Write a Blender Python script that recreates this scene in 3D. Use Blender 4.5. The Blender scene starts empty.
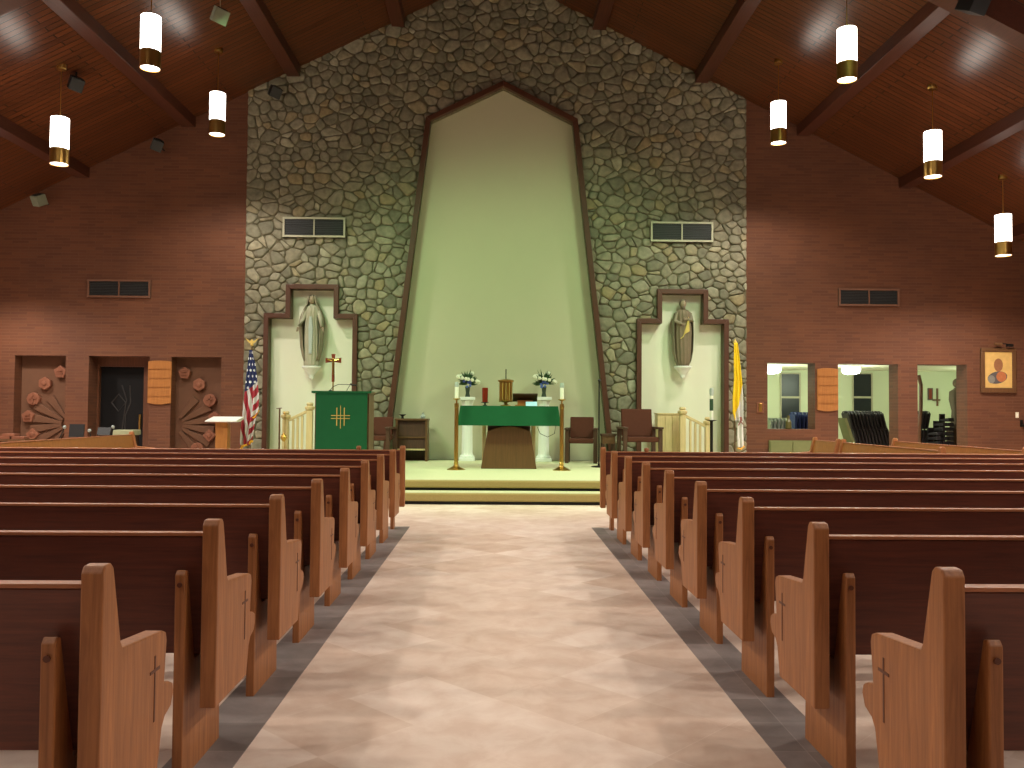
import bpy, bmesh, math, random
from mathutils import Vector, Matrix
random.seed(7)
sc = bpy.context.scene
COL = sc.collection
PI = math.pi
R = math.radians

# ---------------------------------------------------------------- camera
EYE = Vector((0, 0, 1.3))
F = 858.0
YAW, PITCH, ROLL = 1.07, 1.72, 0.45
cd = bpy.data.cameras.new('camera'); cam = bpy.data.objects.new('camera', cd); COL.objects.link(cam)
cd.sensor_width = 36; cd.lens = F*36/1024; cd.clip_end = 200
CM = Matrix.Rotation(R(-YAW), 3, 'Z') @ Matrix.Rotation(R(90+PITCH), 3, 'X') @ Matrix.Rotation(R(ROLL), 3, 'Z')
cam.matrix_world = Matrix.Translation(EYE) @ CM.to_4x4()
sc.camera = cam
def at(px, py, Y):
    """the point of the real plane at depth Y that is seen at this place of the photograph"""
    d = CM @ Vector(((px-512)/F, -(py-384)/F, -1))
    return EYE + d*((Y-EYE.y)/d.y)
def xz(px, py, Y):
    p = at(px, py, Y); return (p.x, p.z)

# ---------------------------------------------------------------- world, exposure
w = bpy.data.worlds.new('night'); sc.world = w; w.use_nodes = True
w.node_tree.nodes['Background'].inputs[0].default_value = (0.9, 0.75, 0.6, 1)
w.node_tree.nodes['Background'].inputs[1].default_value = 0.02
vs = sc.view_settings
vs.view_transform = 'Standard'; vs.look = 'None'; vs.gamma = 1; vs.use_curve_mapping = False
vs.exposure = 0.0
PEND_W = 450.0       # watts of one pendant's downlight
SHADE_E = 7.0
FLOOD_W = 880.0

def lamp(name, kind, loc, power, color, size=0.1, aim=None, angle=None, blend=0.6):
    ld = bpy.data.lights.new(name, kind); ld.energy = power; ld.color = color
    if kind in ('POINT', 'SPOT'): ld.shadow_soft_size = size
    if kind == 'AREA': ld.size = size
    if kind == 'SPOT': ld.spot_size = R(angle); ld.spot_blend = blend
    o = bpy.data.objects.new(name, ld); COL.objects.link(o); o.location = loc
    if aim is not None:
        o.rotation_euler = (Vector(aim)-Vector(loc)).to_track_quat('-Z', 'Y').to_euler()
    return o

# ---------------------------------------------------------------- material helpers
def lin(c):
    return tuple([(v/255/12.92 if v/255 <= .04045 else ((v/255+.055)/1.055)**2.4) for v in c]) + (1,)
def new_mat(name):
    m = bpy.data.materials.new(name); m.use_nodes = True
    nt = m.node_tree; return m, nt, nt.nodes['Principled BSDF']
def N(nt, t, **kw):
    n = nt.nodes.new(t)
    for k, v in kw.items(): setattr(n, k, v)
    return n
def plain(name, c, rough=.6, metal=0, noise=.12, scale=12, bump=0, spec=.5):
    m, nt, b = new_mat(name)
    b.inputs['Roughness'].default_value = rough; b.inputs['Metallic'].default_value = metal
    b.inputs['Specular IOR Level'].default_value = spec
    tc = N(nt, 'ShaderNodeTexCoord'); nz = N(nt, 'ShaderNodeTexNoise'); nz.inputs['Scale'].default_value = scale
    nz.inputs['Detail'].default_value = 4
    nt.links.new(tc.outputs['Object'], nz.inputs['Vector'])
    mx = N(nt, 'ShaderNodeMix', data_type='RGBA')
    l = lin(c)
    mx.inputs[6].default_value = tuple(v*(1-noise) for v in l[:3])+(1,)
    mx.inputs[7].default_value = tuple(min(1, v*(1+noise)) for v in l[:3])+(1,)
    nt.links.new(nz.outputs[0], mx.inputs[0]); nt.links.new(mx.outputs[2], b.inputs['Base Color'])
    if bump:
        bp = N(nt, 'ShaderNodeBump'); bp.inputs['Strength'].default_value = bump; bp.inputs['Distance'].default_value = .01
        nt.links.new(nz.outputs[0], bp.inputs['Height']); nt.links.new(bp.outputs[0], b.inputs['Normal'])
    return m
def wood(name, dark, light, axis='x', rough=.38, scale=6, spec=.5):
    m, nt, b = new_mat(name)
    tc = N(nt, 'ShaderNodeTexCoord'); mp = N(nt, 'ShaderNodeMapping')
    s = {'x': (.5, 9, 9), 'y': (9, .5, 9), 'z': (9, 9, .5)}[axis]
    mp.inputs['Scale'].default_value = s
    nt.links.new(tc.outputs['Object'], mp.inputs[0])
    nz = N(nt, 'ShaderNodeTexNoise'); nz.inputs['Scale'].default_value = scale; nz.inputs['Detail'].default_value = 8
    nz.inputs['Roughness'].default_value = .65; nz.inputs['Distortion'].default_value = .6
    nt.links.new(mp.outputs[0], nz.inputs['Vector'])
    cr = N(nt, 'ShaderNodeValToRGB'); cr.color_ramp.elements[0].position = .3; cr.color_ramp.elements[1].position = .72
    cr.color_ramp.elements[0].color = lin(dark); cr.color_ramp.elements[1].color = lin(light)
    nt.links.new(nz.outputs[0], cr.inputs[0]); nt.links.new(cr.outputs[0], b.inputs['Base Color'])
    b.inputs['Roughness'].default_value = rough; b.inputs['Specular IOR Level'].default_value = spec
    bp = N(nt, 'ShaderNodeBump'); bp.inputs['Strength'].default_value = .08; bp.inputs['Distance'].default_value = .004
    nt.links.new(nz.outputs[0], bp.inputs['Height']); nt.links.new(bp.outputs[0], b.inputs['Normal'])
    return m
def emis(name, c, s):
    m, nt, b = new_mat(name)
    b.inputs['Base Color'].default_value = (*c, 1); b.inputs['Emission Color'].default_value = (*c, 1)
    b.inputs['Emission Strength'].default_value = s
    return m
def brick_mat(name, c1, c2, mortar, bw, bh, plane='xz', mortar_size=.006, bump=.5):
    m, nt, b = new_mat(name)
    tc = N(nt, 'ShaderNodeTexCoord'); sp = N(nt, 'ShaderNodeSeparateXYZ'); cb = N(nt, 'ShaderNodeCombineXYZ')
    nt.links.new(tc.outputs['Object'], sp.inputs[0])
    if plane == 'xz':
        ad = N(nt, 'ShaderNodeMath', operation='ADD'); nt.links.new(sp.outputs[0], ad.inputs[0]); nt.links.new(sp.outputs[1], ad.inputs[1])
        nt.links.new(ad.outputs[0], cb.inputs[0])
    nt.links.new(sp.outputs[2], cb.inputs[1])
    br = N(nt, 'ShaderNodeTexBrick'); br.inputs['Scale'].default_value = 1
    br.inputs['Brick Width'].default_value = bw; br.inputs['Row Height'].default_value = bh
    br.inputs['Mortar Size'].default_value = mortar_size; br.inputs['Mortar Smooth'].default_value = .3
    br.inputs['Color1'].default_value = lin(c1); br.inputs['Color2'].default_value = lin(c2); br.inputs['Mortar'].default_value = lin(mortar)
    nt.links.new(cb.outputs[0], br.inputs['Vector'])
    nz = N(nt, 'ShaderNodeTexNoise'); nz.inputs['Scale'].default_value = .9; nz.inputs['Detail'].default_value = 6
    nt.links.new(tc.outputs['Object'], nz.inputs['Vector'])
    hs = N(nt, 'ShaderNodeMix', data_type='RGBA', blend_type='MULTIPLY'); hs.inputs[0].default_value = .5
    rp = N(nt, 'ShaderNodeValToRGB'); rp.color_ramp.elements[0].color = (.55, .5, .5, 1); rp.color_ramp.elements[1].color = (1.15, 1.1, 1.1, 1)
    rp.color_ramp.elements[0].position = .3; rp.color_ramp.elements[1].position = .7
    nt.links.new(nz.outputs[0], rp.inputs[0]); nt.links.new(br.outputs[0], hs.inputs[6]); nt.links.new(rp.outputs[0], hs.inputs[7])
    nt.links.new(hs.outputs[2], b.inputs['Base Color']); b.inputs['Roughness'].default_value = .75
    bp = N(nt, 'ShaderNodeBump'); bp.inputs['Strength'].default_value = bump; bp.inputs['Distance'].default_value = .006; bp.invert = True
    nt.links.new(br.outputs[1], bp.inputs['Height']); nt.links.new(bp.outputs[0], b.inputs['Normal'])
    return m

# ---------------------------------------------------------------- materials
M = {}
M['brick'] = brick_mat('brown_brick', (108, 63, 36), (94, 53, 30), (105, 65, 40), .32, .058, bump=.6)
M['plank_trim'] = plain('brown_frame', (80, 43, 25), .45)
M['cream_wall'] = plain('cream_plaster', (194, 189, 160), .8, noise=.03, scale=2)
M['white_wall'] = plain('white_plaster', (226, 226, 204), .8, noise=.03, scale=2)
M['room_wall'] = plain('pale_green_plaster', (206, 214, 184), .8, noise=.03, scale=2)
M['mortar'] = plain('mortar', (104, 97, 74), .9, noise=.25, scale=30, bump=.3)
# stones: tone differs from stone to stone
m, nt, b = new_mat('field_stone'); M['stone'] = m
g = N(nt, 'ShaderNodeNewGeometry'); cr = N(nt, 'ShaderNodeValToRGB')
els = cr.color_ramp.elements
els[0].position = 0; els[0].color = lin((118, 114, 96)); els[1].position = 1; els[1].color = lin((172, 168, 146))
for p_, c_ in ((.3, (136, 131, 110)), (.55, (140, 132, 110)), (.8, (152, 147, 126)), (.93, (150, 134, 100))):
    e = els.new(p_); e.color = lin(c_)
nt.links.new(g.outputs['Random Per Island'], cr.inputs[0])
tc = N(nt, 'ShaderNodeTexCoord'); nz = N(nt, 'ShaderNodeTexNoise'); nz.inputs['Scale'].default_value = 9; nz.inputs['Detail'].default_value = 8
nt.links.new(tc.outputs['Object'], nz.inputs['Vector'])
rp = N(nt, 'ShaderNodeValToRGB'); rp.color_ramp.elements[0].color = (.5, .5, .47, 1); rp.color_ramp.elements[1].color = (1.1, 1.1, 1.1, 1)
rp.color_ramp.elements[0].position = .3; rp.color_ramp.elements[1].position = .7
nt.links.new(nz.outputs[0], rp.inputs[0])
mx = N(nt, 'ShaderNodeMix', data_type='RGBA', blend_type='MULTIPLY'); mx.inputs[0].default_value = .8
nt.links.new(cr.outputs[0], mx.inputs[6]); nt.links.new(rp.outputs[0], mx.inputs[7]); nt.links.new(mx.outputs[2], b.inputs['Base Color'])
b.inputs['Roughness'].default_value = .85
bp = N(nt, 'ShaderNodeBump'); bp.inputs['Strength'].default_value = .5; bp.inputs['Distance'].default_value = .02
nt.links.new(nz.outputs[0], bp.inputs['Height']); nt.links.new(bp.outputs[0], b.inputs['Normal'])
# ceiling planks, laid up the slope: joints follow Y
m, nt, b = new_mat('ceiling_planks'); M['planks'] = m
tc = N(nt, 'ShaderNodeTexCoord'); sp = N(nt, 'ShaderNodeSeparateXYZ'); cb = N(nt, 'ShaderNodeCombineXYZ')
nt.links.new(tc.outputs['Object'], sp.inputs[0]); nt.links.new(sp.outputs[0], cb.inputs[0]); nt.links.new(sp.outputs[1], cb.inputs[1])
br = N(nt, 'ShaderNodeTexBrick'); br.inputs['Scale'].default_value = 1; br.inputs['Brick Width'].default_value = 2.6; br.inputs['Row Height'].default_value = .12
br.inputs['Mortar Size'].default_value = .011; br.inputs['Color1'].default_value = lin((100, 54, 28)); br.inputs['Color2'].default_value = lin((84, 44, 23)); br.inputs['Mortar'].default_value = lin((40, 20, 12))
nt.links.new(cb.outputs[0], br.inputs['Vector'])
mp = N(nt, 'ShaderNodeMapping'); mp.inputs['Scale'].default_value = (1, 14, 1); nt.links.new(tc.outputs['Object'], mp.inputs[0])
nz = N(nt, 'ShaderNodeTexNoise'); nz.inputs['Scale'].default_value = 2.2; nz.inputs['Detail'].default_value = 7; nt.links.new(mp.outputs[0], nz.inputs['Vector'])
rp = N(nt, 'ShaderNodeValToRGB'); rp.color_ramp.elements[0].color = (.6, .55, .5, 1); rp.color_ramp.elements[1].color = (1.15, 1.1, 1.05, 1)
rp.color_ramp.elements[0].position = .3; rp.color_ramp.elements[1].position = .7; nt.links.new(nz.outputs[0], rp.inputs[0])
mx = N(nt, 'ShaderNodeMix', data_type='RGBA', blend_type='MULTIPLY'); mx.inputs[0].default_value = .7
nt.links.new(br.outputs[0], mx.inputs[6]); nt.links.new(rp.outputs[0], mx.inputs[7]); nt.links.new(mx.outputs[2], b.inputs['Base Color'])
b.inputs['Roughness'].default_value = .30
bp = N(nt, 'ShaderNodeBump'); bp.inputs['Strength'].default_value = 1.0; bp.inputs['Distance'].default_value = .014; bp.invert = True
nt.links.new(br.outputs[1], bp.inputs['Height']); nt.links.new(bp.outputs[0], b.inputs['Normal'])
M['beam'] = wood('beam_wood', (62, 29, 18), (84, 42, 27), 'y', rough=.45)
# floor tiles set diagonally
def tile_mat(name, c1, c2, seam, size, rot, cloudy, rough, msize=.004):
    m, nt, b = new_mat(name)
    tc = N(nt, 'ShaderNodeTexCoord'); mp = N(nt, 'ShaderNodeMapping'); mp.inputs['Rotation'].default_value = (0, 0, R(rot))
    nt.links.new(tc.outputs['Object'], mp.inputs[0])
    br = N(nt, 'ShaderNodeTexBrick'); br.offset = 0; br.inputs['Scale'].default_value = 1
    br.inputs['Brick Width'].default_value = size; br.inputs['Row Height'].default_value = size; br.inputs['Mortar Size'].default_value = msize
    br.inputs['Mortar Smooth'].default_value = 1
    br.inputs['Color1'].default_value = lin(c1); br.inputs['Color2'].default_value = lin(c2); br.inputs['Mortar'].default_value = lin(seam)
    nt.links.new(mp.outputs[0], br.inputs['Vector'])
    nz = N(nt, 'ShaderNodeTexNoise'); nz.inputs['Scale'].default_value = 5.5; nz.inputs['Detail'].default_value = 8; nz.inputs['Roughness'].default_value = .62
    nz.inputs['Distortion'].default_value = .4
    nt.links.new(tc.outputs['Object'], nz.inputs['Vector'])
    rp = N(nt, 'ShaderNodeValToRGB'); rp.color_ramp.elements[0].color = cloudy; rp.color_ramp.elements[1].color = (1.05, 1.05, 1.05, 1)
    rp.color_ramp.elements[0].position = .36; rp.color_ramp.elements[1].position = .62; nt.links.new(nz.outputs[0], rp.inputs[0])
    mx = N(nt, 'ShaderNodeMix', data_type='RGBA', blend_type='MULTIPLY'); mx.inputs[0].default_value = .8
    nt.links.new(br.outputs[0], mx.inputs[6]); nt.links.new(rp.outputs[0], mx.inputs[7]); nt.links.new(mx.outputs[2], b.inputs['Base Color'])
    b.inputs['Roughness'].default_value = rough
    return m
M['floor'] = tile_mat('cream_floor_tile', (236, 218, 204), (216, 192, 174), (228, 208, 192), .46, 45, (.88, .80, .76, 1), .5)
M['slate'] = tile_mat('dark_floor_tile', (150, 138, 134), (120, 110, 106), (156, 146, 140), .30, 0, (.7, .7, .7, 1), .5)
M['carpet'] = plain('pale_carpet', (200, 196, 160), .95, noise=.12, scale=60, bump=.4, spec=.1)
M['carpet_riser'] = plain('olive_carpet_edge', (168, 148, 96), .95, noise=.15, scale=60, bump=.4, spec=.1)
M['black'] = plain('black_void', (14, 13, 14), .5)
M['dark_metal'] = plain('dark_metal', (34, 30, 28), .45, metal=.6)
M['grille'] = plain('dark_grille', (34, 34, 33), .6)
M['grille_slat'] = plain('grille_slat', (44, 44, 43), .5)
M['pale_metal'] = plain('pale_metal_frame', (176, 172, 146), .5)
M['brown_metal'] = plain('brown_metal_frame', (108, 72, 52), .5)
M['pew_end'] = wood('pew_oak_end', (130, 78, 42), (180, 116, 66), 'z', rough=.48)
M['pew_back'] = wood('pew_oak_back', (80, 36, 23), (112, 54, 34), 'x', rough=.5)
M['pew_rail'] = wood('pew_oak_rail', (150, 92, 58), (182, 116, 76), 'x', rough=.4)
M['pew_inlay'] = plain('dark_inlay', (92, 46, 26), .5)
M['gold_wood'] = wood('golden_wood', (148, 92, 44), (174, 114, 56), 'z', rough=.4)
M['pale_wood'] = wood('pale_pine', (196, 172, 122), (218, 198, 150), 'z', rough=.5)
M['dark_wood'] = wood('dark_walnut', (60, 38, 26), (86, 54, 36), 'z', rough=.45)
M['mid_wood'] = wood('brown_walnut', (84, 56, 32), (110, 74, 44), 'z', rough=.45)
M['brass'] = plain('brass', (196, 156, 84), .3, metal=1, noise=.05)
M['shade'] = emis('lit_glass', (1.0, .93, .82), SHADE_E)
M['room_light'] = emis('lit_dome', (.95, 1.0, .95), 9)
M['green_cloth'] = plain('green_altar_cloth', (26, 86, 52), .85, noise=.1, scale=8, spec=.2)
M['gold'] = plain('gold_thread', (206, 172, 92), .5)
M['white'] = plain('white_paint', (232, 232, 226), .5, noise=.03)
M['wax'] = plain('candle_wax', (240, 238, 222), .5, noise=.02)
M['red_glass'] = plain('red_glass', (128, 42, 26), .2, noise=.1)
M['flower_white'] = plain('white_petals', (238, 236, 214), .8, noise=.08, scale=20)
M['flower_blue'] = plain('blue_petals', (88, 110, 190), .8, noise=.1)
M['leaf'] = plain('leaf_green', (52, 84, 46), .7, noise=.3, scale=20)
M['vase'] = plain('dark_vase', (58, 70, 58), .3)
M['maroon'] = plain('maroon_upholstery', (84, 46, 34), .85, noise=.12, scale=20, spec=.2)
M['statue_pale'] = plain('pale_plaster_robe', (168, 162, 140), .7, noise=.06)
M['statue_grey'] = plain('grey_plaster_mantle', (136, 126, 104), .7, noise=.1)
M['statue_brown'] = plain('brown_plaster_robe', (122, 106, 84), .7, noise=.12)
M['statue_gold'] = plain('ochre_plaster', (204, 180, 96), .6)
M['skin_plaster'] = plain('tinted_plaster_skin', (150, 132, 108), .7)
M['hair_plaster'] = plain('dark_plaster_hair', (104, 90, 74), .7)
M['blue_grey'] = plain('grey_blue_plaster', (170, 178, 172), .7)
M['clay'] = plain('terracotta_relief', (126, 76, 53), .8, noise=.12)
M['clay_dark'] = plain('brown_relief_ground', (98, 64, 43), .85, noise=.15, scale=6)
M['blue_chair'] = plain('blue_vinyl', (24, 42, 100), .6)
M['black_chair'] = plain('near_black_vinyl', (30, 22, 26), .6)
M['grey_chair'] = plain('grey_steel', (150, 158, 152), .4, metal=.3)
M['green_panel'] = plain('dull_green_panel', (112, 116, 70), .7, noise=.1)
M['glass_dark'] = plain('night_glass', (26, 32, 34), .35, noise=.2, scale=3)
M['screen'] = plain('pale_blue_paper', (176, 206, 232), .5, noise=.05)
M['cord'] = plain('dark_cord', (46, 36, 30), .6)
M['speaker_green'] = plain('olive_grey_casing', (120, 124, 104), .6)
M['yellow'] = plain('yellow_flag', (232, 190, 20), .8, noise=.05)
M['white_flag'] = plain('white_flag', (214, 210, 204), .8, noise=.08)
M['ivory'] = plain('ivory_plastic', (226, 214, 190), .5)

# ---------------------------------------------------------------- mesh helpers
class MB:
    def __init__(s): s.bm = bmesh.new()
    def faces(s, vs, fs):
        v = [s.bm.verts.new(p) for p in vs]
        for f in fs:
            try: s.bm.faces.new([v[i] for i in f])
            except ValueError: pass
        return v
    def box(s, x0, x1, y0, y1, z0, z1):
        vs = [(x, y, z) for x in (x0, x1) for y in (y0, y1) for z in (z0, z1)]
        s.faces(vs, [(0, 1, 3, 2), (4, 6, 7, 5), (0, 4, 5, 1), (2, 3, 7, 6), (0, 2, 6, 4), (1, 5, 7, 3)]); return s
    def prism(s, pts, axis, a, b):
        def mk(p, t):
            return {'x': (t, p[0], p[1]), 'y': (p[0], t, p[1]), 'z': (p[0], p[1], t)}[axis]
        n = len(pts)
        vs = [mk(p, a) for p in pts]+[mk(p, b) for p in pts]
        s.faces(vs, [tuple(range(n)), tuple(range(2*n-1, n-1, -1))]+[(i, (i+1) % n, n+(i+1) % n, n+i) for i in range(n)]); return s
    def lathe(s, prof, c=(0, 0, 0), seg=24, sx=1, sy=1, fold=0, nf=7, ph=0):
        rings = []
        for r, z in prof:
            ring = []
            for i in range(seg):
                a = 2*PI*i/seg; rr = r*(1+fold*math.cos(nf*a+ph+z*3))
                ring.append(s.bm.verts.new((c[0]+rr*sx*math.cos(a), c[1]+rr*sy*math.sin(a), c[2]+z)))
            rings.append(ring)
        for A, B in zip(rings, rings[1:]):
            for i in range(seg):
                j = (i+1) % seg; s.bm.faces.new((A[i], A[j], B[j], B[i]))
        s.bm.faces.new(rings[0][::-1]); s.bm.faces.new(rings[-1]); return s
    def tube(s, pts, r, seg=8, r1=None):
        pts = [Vector(p) for p in pts]; rings = []
        for i, p in enumerate(pts):
            d = (pts[min(i+1, len(pts)-1)]-pts[max(i-1, 0)]).normalized()
            u = d.cross(Vector((0, 0, 1)) if abs(d.z) < .9 else Vector((1, 0, 0))).normalized(); v = d.cross(u)
            rr = r if r1 is None else r+(r1-r)*i/(len(pts)-1)
            rings.append([s.bm.verts.new(p+(u*math.cos(2*PI*k/seg)+v*math.sin(2*PI*k/seg))*rr) for k in range(seg)])
        for A, B in zip(rings, rings[1:]):
            for i in range(seg):
                j = (i+1) % seg; s.bm.faces.new((A[i], A[j], B[j], B[i]))
        s.bm.faces.new(rings[0][::-1]); s.bm.faces.new(rings[-1]); return s
    def ball(s, c, rx, ry=None, rz=None, u=12, v=8):
        ry = ry or rx; rz = rz or rx
        bmesh.ops.create_uvsphere(s.bm, u_segments=u, v_segments=v, radius=1,
            matrix=Matrix.Translation(c) @ Matrix.Diagonal((rx, ry, rz, 1))); return s
    def build(s, name, mat, parent=None, loc=(0, 0, 0), rot=(0, 0, 0), bevel=0, smooth=False):
        bmesh.ops.recalc_face_normals(s.bm, faces=s.bm.faces)
        me = bpy.data.meshes.new(name); s.bm.to_mesh(me); s.bm.free()
        me.materials.append(mat)
        if smooth:
            for p in me.polygons: p.use_smooth = True
        o = bpy.data.objects.new(name, me); COL.objects.link(o); o.location = loc; o.rotation_euler = rot
        if parent: o.parent = parent
        if bevel:
            md = o.modifiers.new('bevel', 'BEVEL'); md.width = bevel; md.segments = 2; md.limit_method = 'ANGLE'
        return o
def thing(name, label, cat, loc=(0, 0, 0), rz=0, group=None):
    o = bpy.data.objects.new(name, None); COL.objects.link(o); o.location = loc; o.rotation_euler = (0, 0, rz)
    o.empty_display_size = .1
    o['label'] = label; o['category'] = cat
    if group: o['group'] = group
    return o
def tag(o, label, cat, group=None):
    o['label'] = label; o['category'] = cat
    if group: o['group'] = group
    return o
def struct(o): o['kind'] = 'structure'; return o
def kids(o): return [c for c in list(COL.objects) if c.parent == o]
def dup(o, loc=None, label=None, parent=None):
    c = o.copy(); COL.objects.link(c)
    if parent: c.parent = parent
    if loc is not None: c.location = loc
    if label: c['label'] = label
    for ch in kids(o): dup(ch, None, None, c)
    return c

# ---------------------------------------------------------------- geometry of the hall
YW = 16.8                       # altar wall
APEX, SL = 9.99, .504           # ceiling
XS0, XS1 = -4.92, 4.93          # stone part of the altar wall
XL, XR, YB = -12.5, 12.5, -6.0
ZP = .31                        # sanctuary platform
def ceil_z(x): return APEX-SL*abs(x)

# floor
struct(MB().box(XL, XR, YB, 22.2, -.12, 0).build('floor', M['floor']))
struct(MB().box(-1.19, -.938, YB, 9.53, 0, .003).build('trim_1', M['slate']))
struct(MB().box(1.072, 1.33, YB, 9.53, 0, .003).build('trim_2', M['slate']))
# ceiling deck
for s, nm in ((-1, 'ceiling'), (1, 'ceiling')):
    xo = s*13.0
    struct(MB().prism([(0, APEX), (xo, ceil_z(13.0)), (xo, ceil_z(13.0)+.2), (0, APEX+.2)], 'y', YB, 17.9).build(nm, M['planks']))
# purlins
k = 3
for i in range(-5, 6):
    x = i*2.04+(.0 if i == 0 else (-.05 if i > 0 else .05))
    pts = [(x-.13, ceil_z(x-.13)+.02), (x+.13, ceil_z(x+.13)+.02), (x+.13, ceil_z(x)-.14), (x-.13, ceil_z(x)-.14)]
    struct(MB().prism(pts, 'y', YB, YW+.02).build('trim_%d' % k, M['beam'], bevel=.01)); k += 1
# rafters
for y in (10.98, 5.2, -.6):
    for s in (-1, 1):
        pts = [(0, APEX+.02), (s*12.6, ceil_z(12.6)+.02), (s*12.6, ceil_z(12.6)-.36), (0, APEX-.36)]
        struct(MB().prism(pts, 'y', y-.14, y+.14).build('trim_%d' % k, M['beam'])); k += 1
# side and back walls
struct(MB().box(XL-.3, XL, YB, YW+.4, 0, ceil_z(12.5)+.1).build('wall_left', M['brick']))
struct(MB().box(XR, XR+.3, YB, YW+.4, 0, ceil_z(12.5)+.1).build('wall_right', M['brick']))
struct(MB().prism([(XL-.3, 0), (XR+.3, 0), (XR+.3, ceil_z(12.8)), (0, APEX), (XL-.3, ceil_z(12.8))], 'y', YB-.3, YB).build('wall_back', M['brick']))

# --- convex polygon tools for the stone wall
def clip(poly, nx, nz, c):
    out = []; n = len(poly)
    for i in range(n):
        a, b2 = poly[i], poly[(i+1) % n]
        da = nx*a[0]+nz*a[1]-c; db = nx*b2[0]+nz*b2[1]-c
        if da <= 0: out.append(a)
        if (da < 0 < db) or (db < 0 < da):
            t = da/(da-db); out.append((a[0]+(b2[0]-a[0])*t, a[1]+(b2[1]-a[1])*t))
    return out
def area(p): return .5*sum(p[i][0]*p[(i+1) % len(p)][1]-p[(i+1) % len(p)][0]*p[i][1] for i in range(len(p)))
def subtract(poly, hole):                      # hole: convex, counter-clockwise
    pieces = []; rest = poly
    for i in range(len(hole)):
        a, b2 = hole[i], hole[(i+1) % len(hole)]
        nx, nz = (b2[1]-a[1]), -(b2[0]-a[0]); l = math.hypot(nx, nz); nx /= l; nz /= l; c = nx*a[0]+nz*a[1]
        out = clip(rest, -nx, -nz, -c)         # outside this edge
        if len(out) > 2 and abs(area(out)) > 1e-4: pieces.append(out)
        rest = clip(rest, nx, nz, c)
        if len(rest) < 3 or abs(area(rest)) < 1e-6: return pieces
    return pieces
# arch opening (inner edge of the frame, at the wall plane)
A_LB = xz(387.5, 458, YW); A_LS = xz(431, 122, YW); A_PK = xz(503.5, 88, YW); A_RS = xz(572.5, 123.5, YW); A_RB = xz(609, 462, YW)
A_LB = (A_LB[0], ZP); A_RB = (A_RB[0], ZP)
arch = [A_LB, A_RB, A_RS, A_PK, A_LS]
def niche(xa, xb, xc, xd, yt, ys):
    """outer lower x's, inner upper x's, top and shoulder pixel rows"""
    p = [xz(xa, ys, YW)[0], xz(xb, ys, YW)[0], xz(xc, ys, YW)[0], xz(xd, ys, YW)[0]]
    return dict(a=p[0], b=p[1], c=p[2], d=p[3], zt=xz((xc+xd)/2, yt, YW)[1], zs=xz((xa+xb)/2, ys, YW)[1])
NL = niche(269.7, 353.3, 291.3, 334.2, 289.6, 318.7)
NR = niche(641, 722.9, 661.3, 702.3, 294.4, 324)
holes = [arch]
for n_ in (NL, NR):
    holes.append([(n_['a'], -.1), (n_['b'], -.1), (n_['b'], n_['zs']), (n_['a'], n_['zs'])])
    holes.append([(n_['c'], n_['zs']-.01), (n_['d'], n_['zs']-.01), (n_['d'], n_['zt']), (n_['c'], n_['zt'])])
wallpoly = [(XS0, 0), (XS1, 0), (XS1, ceil_z(XS1)+.05), (0, APEX+.05), (XS0, ceil_z(XS0)+.05)]
def cut_all(p):
    ps = [p]
    for h in holes:
        out = []
        for pp in ps:
            hit = pp                                # untouched unless it really overlaps the opening
            for i in range(len(h)):
                a, b2 = h[i], h[(i+1) % len(h)]
                nx, nz = (b2[1]-a[1]), -(b2[0]-a[0]); hit = clip(hit, nx, nz, nx*a[0]+nz*a[1])
                if len(hit) < 3: break
            out += subtract(pp, h) if len(hit) > 2 and abs(area(hit)) > 1e-5 else [pp]
        ps = out
    return ps
mb = MB()
for q in cut_all(wallpoly): mb.prism(q, 'y', YW, YW+.15)
struct(mb.build('wall_front', M['mortar']))
# the stones, laid as one surface
rnd = random.Random(3)
seeds = []
gx, gz = .20, .135
nz_ = int(10/gz)
for j in range(nz_):
    for i in range(int(10/gx)+2):
        if rnd.random() < .26: continue
        seeds.append((XS0-.1+(i+(j % 2)*.5+rnd.uniform(-.42, .42))*gx, (j+rnd.uniform(-.40, .40))*gz, rnd.choice((0, 0, .004, .010, .018))))
grid = {}
for s_ in seeds: grid.setdefault((int(s_[0]//.6), int(s_[1]//.6)), []).append(s_)
mb = MB(); bm = mb.bm
def chaikin(p):
    out = []
    for i in range(len(p)):
        a, b2 = p[i], p[(i+1) % len(p)]
        out += [(a[0]*.78+b2[0]*.22, a[1]*.78+b2[1]*.22), (a[0]*.22+b2[0]*.78, a[1]*.22+b2[1]*.78)]
    return out
def clean(p):
    out = []
    for q in p:
        if not out or math.hypot(q[0]-out[-1][0], q[1]-out[-1][1]) > .012: out.append(q)
    if len(out) > 1 and math.hypot(out[0][0]-out[-1][0], out[0][1]-out[-1][1]) < .012: out.pop()
    return out
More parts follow.
